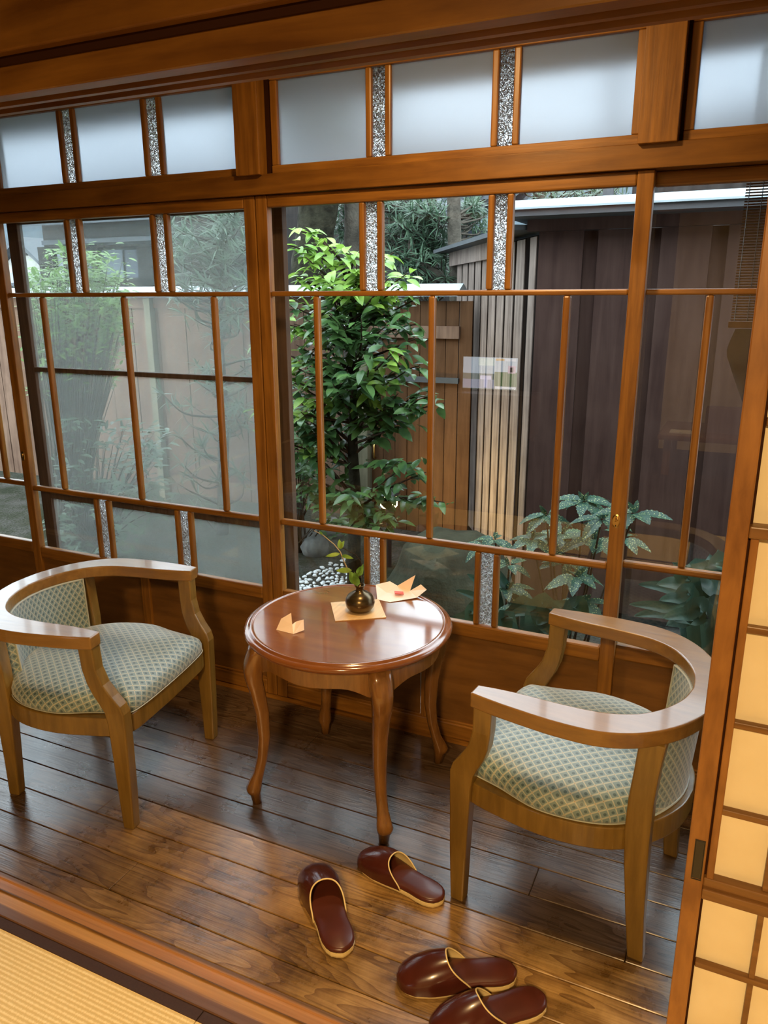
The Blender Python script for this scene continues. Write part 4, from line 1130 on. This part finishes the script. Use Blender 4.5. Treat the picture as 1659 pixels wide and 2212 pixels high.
young.build('young_leaves', M['cam_young'], ctr, smooth=True)['label'] = 'bright yellow-green young leaves at the top'

# ------------------------------------------------------------------ narrow-leaved podocarpus trees
def podo(name, label, trunk_pts, rads, ends, seed, size=.10, wd=.011, mat=None, bark=None, nl=(14, 20)):
    rn = random.Random(seed)
    r = empty(name, (0, 0, 0), 0, label, 'tree')
    T = catmull(trunk_pts, 6)
    MB().tube(T, [rads[0]+(rads[1]-rads[0])*i/(len(T)-1) for i in range(len(T))], 10).build('trunk', bark or M['bark2'], r, smooth=True)
    tw = MB(); lf = MB()
    for (px, py, Y) in ends:
        e = at(px, py, Y)
        best = min(T, key=lambda q: (q-e).length + 2*max(0, q.z-e.z+.1))
        mid = (best+e)*.5 + Vector((rn.uniform(-.08, .08), rn.uniform(-.08, .08), rn.uniform(-.06, .03)))
        P = catmull([best, mid, e], 5)
        tw.tube(P, [.012-.009*i/(len(P)-1) for i in range(len(P))], 5)
        for k in range(rn.randint(*nl)):
            t = rn.choice((1, 1, 1, .9, .8, .7))
            q = P[int(t*(len(P)-1))]
            dd = Vector((rn.gauss(0, 1), rn.gauss(0, .8)-.2, rn.gauss(.25, .7)))
            L = size*rn.uniform(.75, 1.25)
            lf.leaf(q, dd, Vector((rn.uniform(-.3, .3), -.5, 1)), L, wd*rn.uniform(.8, 1.2), rn.uniform(0, .3), 3, .2)
    tw.build('branches', bark or M['bark2'], r, smooth=True)
    lf.build('leaves', mat or M['podo_leaf'], r, smooth=False)
    return r
rn = random.Random(11)
e1 = [(rn.uniform(360, 545), rn.uniform(455, 640), rn.uniform(4.6, 5.2)) for _ in range(85)] + [(rn.uniform(345, 560), rn.uniform(640, 900), rn.uniform(4.5, 5.2)) for _ in range(34)] + [(rn.uniform(330, 560), rn.uniform(900, 1110), rn.uniform(4.5, 5.2)) for _ in range(16)]
b0 = at(480, 1150, 4.95); b0.z = G-.02
podo('podocarpus_tree', 'narrow-leaved evergreen tree seen through the hazy insect screen', [b0, at(482, 900, 4.95), at(470, 700, 4.95), at(480, 560, 4.95), at(470, 440, 4.9)], (.05, .025), e1, 5, .13, .013)
e2 = [(rn.uniform(832, 965), rn.uniform(432, 560), rn.uniform(6.5, 7.2)) for _ in range(120)] + [(rn.uniform(850, 985), rn.uniform(550, 625), rn.uniform(6.5, 7.2)) for _ in range(30)] + [(rn.uniform(720, 760), rn.uniform(440, 520), 7.0) for _ in range(18)]
podo('twisted_pine', 'dark evergreen with twisted pale branches beyond the garden fence', [at(932, 700, 6.9)-Vector((0, 0, 1.4)), at(930, 610, 6.9), at(922, 560, 6.9), at(935, 500, 6.9), at(938, 460, 6.9), at(925, 400, 6.9)], (.07, .04), e2, 6, .13, .017)
g = MB().tube(catmull([at(984, 625, 6.75), at(965, 600, 6.7), at(930, 585, 6.7), at(902, 560, 6.7), at(888, 535, 6.7), at(892, 505, 6.72)], 5), [.045-.02*i/25 for i in range(26)], 8).build('leaning_branch', M['bark2'], smooth=True)
tag(g, 'gnarled pale bare branch bending across in front of the blue-grey wall', 'branch')
e3 = [(rn.uniform(992, 1050), rn.uniform(436, 495), rn.uniform(6.9, 7.2)) for _ in range(26)]
podo('evergreen_tree', 'straight-stemmed evergreen rising beside the slatted shed wall', [at(986, 720, 6.6)-Vector((0, 0, 1.4)), at(986, 620, 6.6), at(982, 520, 6.6), at(980, 420, 6.6), at(980, 340, 6.6)], (.065, .055), e3, 8, .12, .016)
e4 = [(rn.uniform(1112, 1370), rn.uniform(395, 445), rn.uniform(8.2, 9.5)) for _ in range(40)]
podo('background_tree', 'thin bare-branched evergreen showing above the shed roof', [at(1190, 700, 9)-Vector((0, 0, 1)), at(1185, 500, 9), at(1165, 430, 9), at(1175, 380, 9)], (.10, .06), e4, 9, .14, .016)

# ------------------------------------------------------------------ nandina and bushes at the left
def bush(name, label, base, boxes, seed, mat, size, asp=.35, stem=.008, cat='shrub', dz=(-.3, .5)):
    rn = random.Random(seed)
    r = empty(name, (0, 0, 0), 0, label, cat)
    tw = MB(); lf = MB()
    for (x0, x1, y0, y1, Ya, Yb, cnt) in boxes:
        for _ in range(cnt):
            e = at(rn.uniform(x0, x1), rn.uniform(y0, y1), rn.uniform(Ya, Yb))
            m_ = base.lerp(e, .55); m_.z = max(m_.z, base.z+.2) + .08
            P = catmull([base + Vector((rn.uniform(-.12, .12), rn.uniform(-.08, .08), 0)), m_, e], 4)
            if rn.random() < .5: tw.tube(P, [stem*(1-.8*i/(len(P)-1)) for i in range(len(P))], 4)
            for k in range(rn.randint(7, 10)):
                q = e + Vector((rn.gauss(0, .04), rn.gauss(0, .04), rn.gauss(0, .03)))
                dd = Vector((rn.gauss(0, 1), rn.gauss(0, 1), rn.uniform(*dz)))
                L = size*rn.uniform(.7, 1.25)
                lf.leaf(q, dd, Vector((rn.uniform(-.4, .4), -.3, 1)), L, L*asp, rn.uniform(.05, .3), 4, .2)
    tw.build('stems', M['twig'], r, smooth=True)
    lf.build('leaves', mat, r, smooth=False)
    return r
bb = at(155, 1180, 4.0); bb.z = gz(bb.x, bb.y)-.01
bush('nandina_shrub', 'tall light green nandina shrub at the left behind the screen', bb, [(62, 262, 590, 760, 3.7, 4.3, 320), (110, 200, 545, 600, 3.8, 4.2, 22), (190, 270, 550, 610, 3.8, 4.2, 16), (80, 250, 760, 860, 3.8, 4.2, 40)], 21, M['nand_leaf'], .062)
bb = at(210, 1190, 4.1); bb.z = gz(bb.x, bb.y)-.01
bush('low_shrub', 'low bluish green leafy shrub under the nandina', bb, [(125, 345, 900, 1110, 3.7, 4.4, 120), (110, 300, 1110, 1200, 3.6, 4.0, 26)], 22, M['podo_leaf'], .075, .32)
bb = at(640, 1100, 4.9); bb.z = gz(bb.x, bb.y)-.01
bush('green_shrub', 'small dark green shrub behind the left edge of the middle window', bb, [(610, 680, 880, 1090, 4.6, 5.2, 60), (700, 760, 1130, 1150, 4.6, 4.9, 8)], 23, M['cam_leaf'], .075, .45)

# ------------------------------------------------------------------ aucuba (spotted serrated leaves)
ar = random.Random(31)
def aucuba(label, base, whorls):
    r = empty('aucuba_shrub', (0, 0, 0), 0, label, 'shrub')
    tw = MB(); lf = MB()
    for (px, py, Y, s, n) in whorls:
        e = at(px, py, Y)
        P = catmull([base + Vector((ar.uniform(-.06, .06), ar.uniform(-.05, .05), 0)), base.lerp(e, .5)+Vector((0, 0, .06)), e], 5)
        tw.tube(P, [.008-.004*i/(len(P)-1) for i in range(len(P))], 6)
        a0 = ar.uniform(0, 2*PI)
        for k in range(n):
            a = a0 + 2*PI*k/n + ar.uniform(-.25, .25)
            dd = Vector((math.cos(a), math.sin(a), ar.uniform(-.35, .25)))
            L = s*ar.uniform(.8, 1.15)
            lf.leaf(e + dd*.012, dd, Vector((ar.uniform(-.15, .15), -.25, 1)), L*1.05, L*.40, ar.uniform(.15, .40), 14, .22, ser=.24)
        for k in range(2):
            a = ar.uniform(0, 2*PI)
            lf.leaf(e, Vector((math.cos(a), math.sin(a), 1.3)), Vector((0, -1, .3)), s*.45, s*.16, .1, 6, .3, ser=.1)
    tw.build('stems', M['twig'], r, smooth=True)
    lf.build('leaves', M['auc_leaf'], r, smooth=False)
    return r
b1 = at(1230, 1330, 3.3); b1.z = gz(b1.x, b1.y)-.01
aucuba('large aucuba shrub with serrated spotted leaves in front of the dark shed', b1,
       [(1262, 1082, 3.2, .125, 9), (1180, 1112, 3.15, .12, 7), (1300, 1120, 3.05, .125, 7), (1372, 1108, 3.0, .13, 6), (1150, 1165, 3.1, .11, 7), (1215, 1150, 3.3, .12, 6), (1285, 1165, 3.2, .13, 6), (1245, 1245, 2.95, .125, 7), (1190, 1170, 3.3, .11, 6), (1350, 1160, 3.35, .12, 5), (1260, 1300, 2.95, .11, 6), (1225, 1215, 3.3, .11, 6)])
b2 = at(1090, 1350, 3.3); b2.z = gz(b2.x, b2.y)-.01
aucuba('small aucuba seedling with serrated leaves left of the big one', b2, [(1095, 1272, 3.1, .105, 7), (1070, 1165, 3.3, .09, 5), (1100, 1220, 3.2, .09, 5), (1045, 1180, 3.4, .10, 5), (1120, 1310, 3.0, .1, 5)])

# ------------------------------------------------------------------ broad strap leaves (aspidistra)
def strap(root, pts, wd, name='leaf'):
    P = catmull(pts, 6); n = len(P)-1
    rows = []
    for i, p in enumerate(P):
        t = i/n
        w = wd*.5*max(.04, math.sin(PI*min(1, (.04+.96*t))**.9)**.7)
        d_ = (P[min(i+1, n)]-P[max(i-1, 0)]).normalized()
        side = d_.cross(Vector((.15, -.75, .65))).normalized()
        up = side.cross(d_)
        rows.append([p-side*w, p-side*w*.5-up*.004, p-up*.008, p+side*w*.5-up*.004, p+side*w])
    return MB().grid(rows).build(name, M['asp_leaf'], root, smooth=True)
asp = empty('aspidistra_plant', (0, 0, 0), 0, 'clump of broad dark strap leaves outside beside the right armchair', 'plant')
def base_at(px, Y):
    p = at(px, 1400, Y); p.z = gz(p.x, p.y)-.005; return p
for (mx, my, tx, ty, Y, w) in ((1505, 1290, 1380, 1262, 2.75, .055), (1500, 1270, 1420, 1262, 2.70, .06), (1520, 1300, 1455, 1215, 2.8, .075), (1530, 1260, 1462, 1235, 2.85, .09), (1545, 1260, 1553, 1190, 2.8, .085), (1500, 1300, 1425, 1296, 2.65, .05),
        (1500, 1330, 1360, 1305, 2.7, .05), (1530, 1330, 1432, 1335, 2.6, .06), (1540, 1345, 1455, 1340, 2.62, .06), (1560, 1330, 1505, 1300, 2.72, .06), (1570, 1300, 1500, 1255, 2.8, .07), (1500, 1350, 1440, 1350, 2.6, .055), (1590, 1320, 1560, 1240, 2.75, .08), (1480, 1330, 1370, 1330, 2.75, .05)):
    b_ = base_at(1560+ar.uniform(-25, 30), 2.85)
    strap(asp, [b_, at(mx, my+15, Y+.05), at((mx+tx)/2, (my+ty)/2-6, Y), at(tx, ty, Y-.04)], w)
fn = empty('aspidistra_plant', (0, 0, 0), 0, 'low dark strap-leaved plant outside behind the table and right armchair', 'plant')
for (mx, my, tx, ty, Y, w) in ((1060, 1310, 985, 1275, 3.0, .045), (1075, 1300, 1010, 1240, 3.0, .05), (1110, 1310, 1070, 1225, 3.1, .05), (1140, 1320, 1065, 1345, 2.85, .06), (1180, 1318, 1100, 1328, 2.8, .06), (1190, 1330, 1160, 1350, 2.7, .06), (1205, 1325, 1230, 1372, 2.75, .065), (1150, 1330, 1190, 1375, 2.7, .06), (1230, 1320, 1295, 1360, 2.8, .06), (1050, 1330, 960, 1345, 2.8, .055), (1030, 1335, 1000, 1365, 2.75, .05), (1100, 1345, 1080, 1385, 2.65, .06)):
    b_ = base_at(1130+ar.uniform(-40, 40), 3.05)
    strap(fn, [b_, at(mx, my, Y+.04), at((mx+tx)/2, (my+ty)/2-6, Y), at(tx, ty, Y-.03)], w)

# ------------------------------------------------------------------ stones
def rock(name, c, s, seed, mat, label, cat='rock', group=None, sub=3):
    bm = bmesh.new(); bmesh.ops.create_icosphere(bm, subdivisions=sub, radius=1)
    for v in bm.verts:
        nrm = v.co.normalized()
        k = 1 + .28*mnoise.noise(nrm*1.3+Vector((seed, 0, 0))) + .10*mnoise.noise(nrm*3.5+Vector((0, seed, 0)))
        v.co = Vector((nrm.x*s[0]*k, nrm.y*s[1]*k, nrm.z*s[2]*k))
    me = bpy.data.meshes.new(name); bm.to_mesh(me); bm.free(); me.materials.append(mat)
    for p in me.polygons: p.use_smooth = True
    o = bpy.data.objects.new(name, me); COL.objects.link(o); o.location = c
    return tag(o, label, cat, group)
rock('boulder', (-1.50, 4.10, -.30), (.42, .40, .47), 2.3, M['moss_rock'], 'large mossy boulder in the garden right of the camellia trunk')
rock('boulder', (-1.15, 3.12, -.54), (.50, .30, .26), 4.1, M['moss_rock'], 'low dark mossy boulder just outside the window behind the table', sub=3)
for i, (px, py, Y, s, lab) in enumerate(((655, 1165, 5.0, .13, 'leftmost grey garden stone at the foot of the left bushes'), (682, 1172, 4.85, .11, 'grey garden stone between the left bushes and the camellia trunk'), (716, 1162, 5.3, .11, 'grey garden stone just left of the camellia trunk'))):
    p = at(px, py, Y)
    rock('garden_stone', (p.x, p.y, gz(p.x, p.y)+s*.5), (s, s*.8, s), 7.7+i*3, M['stone'], lab, 'stone', 'grey stones by the camellia', 2)
root_ = MB().tube(catmull([(-3.15, 4.15, G+.02), (-2.9, 4.12, G+.03), (-2.72, 4.05, G+.015), (-2.6, 4.0, G-.01)], 5), .035, 8).build('tree_root', M['bark'], smooth=True)
tag(root_, 'dark root crossing the pebbles at the foot of the camellia', 'root')
# white pebbles
pm = None; pr = random.Random(5); placed = []
cnt = 0; tries = 0
while cnt < 150 and tries < 8000:
    tries += 1
    px, py = pr.uniform(625, 775), pr.uniform(1195, 1290)
    # bed outline: curved strip in front of the roots and round the trunk
    edge = 1262 - .36*(px-625) if px < 740 else 1215
    if py < edge - pr.uniform(0, 14): continue
    d_ = ray(px, py); t = (G-H)/d_.z; x, y = d_.x*t, d_.y*t
    s = pr.uniform(.011, .023)
    if any((x-a)**2+(y-b)**2 < (s+c)**2*.62 for a, b, c in placed): continue
    placed.append((x, y, s)); cnt += 1
    if pm is None:
        o = rock('pebble', (0, 0, 0), (1, .75, .55), 1.1, M['pebble'], None, None, None, 2); pm = o
    else:
        o = pm.copy(); COL.objects.link(o)
    o.location = (x, y, gz(x, y)+s*.3); o.scale = (s, s, s); o.rotation_euler = (pr.uniform(-.3, .3), pr.uniform(-.3, .3), pr.uniform(0, 6.28))
    tag(o, 'white pebble in the pebble bed at the foot of the camellia', 'pebble', 'white pebbles around the camellia')

# ------------------------------------------------------------------ blind, and a dark sheet standing in for a reflection, at the right
bl = empty('bamboo_blind', (0, 0, 0), 0, 'brown bamboo roll blind hanging outside at the top right', 'blind')
mb = MB(); z = 1.39
while z < 2.08:
    mb.tube([(-.055, 2.47, z), (.85, 2.47, z)], .0022, 5); z += .0075
mb.build('slats', M['blind'], bl)
MB().box(-.060, .86, 2.463, 2.477, 1.368, 1.386).build('bottom_bar', M['blind'], bl)
for x in (-.045, -.012, .3, .6): MB().tube([(x, 2.466, 1.38), (x, 2.466, 2.08)], .0012, 5).build('cord', M['black'], bl)
rows = []
for i in range(12):
    t = i/11
    z = 1.365 - .215*t
    xl = -.040 - .018*math.sin(min(1, t*2.2)*PI*.6) + .066*max(0, t-.3)**1.1/.7
    rows.append([(xl + (.13-xl)*j/8, 2.455+.010*math.sin(j*1.5+t*2), z - .0*j) for j in range(9)])
o = MB().grid(rows).build('reflection_sheet', M['reflection_dark'], smooth=True)  # dark sheet stands in for a shape read as a reflection
m = o.modifiers.new('s', 'SOLIDIFY'); m.thickness = .0015
tag(o, 'dark grey sheet standing in for a reflection, below the bamboo blind at the right', 'cloth')
tag(MB().box(0.9, 0.98, 2.30, 2.38, 0, 1.768).build('trim_12', M['outpost']), kind='structure')

# ================================================================== things in the room behind (mirrored in the panes)
tv = empty('television', (-2.36, -3.20, 0.512), 0, 'small switched-on television whose picture is mirrored in the middle window', 'television')
MB().box(-.300, .300, -.02, .015, .0, .36).build('case', M['black'], tv, bevel=.004)
E_ = {}
def ec(name, c): return emit('tv_'+name, c, 7.0)
MB().box(-.287, .287, .0152, .0160, .022, .345).build('screen', ec('field', (.20, .24, .22)), tv)
def pic(x0, x1, z0, z1, nm, c, d_=0):
    MB().box(-x1, -x0, .0165+d_, .0172+d_, z0, z1).build('picture_area', ec(nm, c), tv)
# x given as seen in the mirror (left to right)
pic(-.285, .285, .18, .343, 'sky', (.62, .70, .80)); pic(-.285, -.05, .06, .20, 'hedge', (.12, .20, .08), .001); pic(-.05, .285, .03, .12, 'road', (.42, .43, .55), .001)
pic(-.27, -.16, .31, .335, 'caption', (.95, .95, 1.0), .002); pic(-.15, -.06, .312, .333, 'caption', (.9, .55, .2), .002); pic(-.27, -.19, .19, .265, 'inset', (.75, .5, .6), .002); pic(-.245, -.21, .2, .25, 'hair', (.08, .05, .05), .003)
pic(-.28, -.06, .03, .055, 'banner', (.95, .95, 1.0), .002); pic(-.02, .10, .12, .16, 'umbrella', (.8, .75, 1.0), .002); pic(.02, .06, .04, .12, 'figure', (.65, .65, .95), .003); pic(-.05, .12, .26, .335, 'roofline', (.85, .95, .9), .002)
cb = empty('tv_cabinet', (-2.36, -3.14, 0.011), 0, 'low wooden cabinet under the television at the back of the room', 'cabinet')
MB().box(-.5, .5, -.2, .2, .08, .50).build('body', M['kamoi'], cb, bevel=.004)
for s in (-1, 1): MB().box(min(0, s*.49), max(0, s*.49)-.0, .2, .215, .1, .48).build('door', M['panel'], cb, bevel=.004)
for s in (-.46, .42):
    for t in (-.18, .14): MB().box(s, s+.04, t, t+.04, 0, .08).build('leg', M['kamoi'], cb)
lt = empty('low_table', (0.0, -2.5, 0.011), 0, 'low table behind the camera mirrored in the right window', 'table')
MB().box(-.6, .6, -.4, .4, .30, .34).build('top', M['table'], lt, bevel=.005)
for a in (-.55, .49):
    for b in (-.35, .29): MB().box(a, a+.06, b, b+.06, 0, .30).build('leg', M['table'], lt)
o = MB().box(-.14, .14, -.1, .1, 0, .20).build('gift_box', M['mauve'], loc=(-.12, -2.45, .3515)); tag(o, 'mauve box standing on the low table', 'box')
o = MB().loft([[(-.12, -.06, 0), (.12, -.06, 0), (.12, .06, 0), (-.12, .06, 0)], [(-.13, -.02, .27), (.10, -.02, .24), (.10, .02, .24), (-.13, .02, .27)]]).build('paper_bag', M['yellow'], loc=(.22, -2.42, .3515)); tag(o, 'yellow paper bag on the low table beside the box', 'bag')
o = MB().box(-.1, .1, -.07, .07, 0, .01).build('leaflet', M['white'], loc=(-.42, -2.3, .3515)); tag(o, 'white leaflet lying on the low table', 'leaflet')
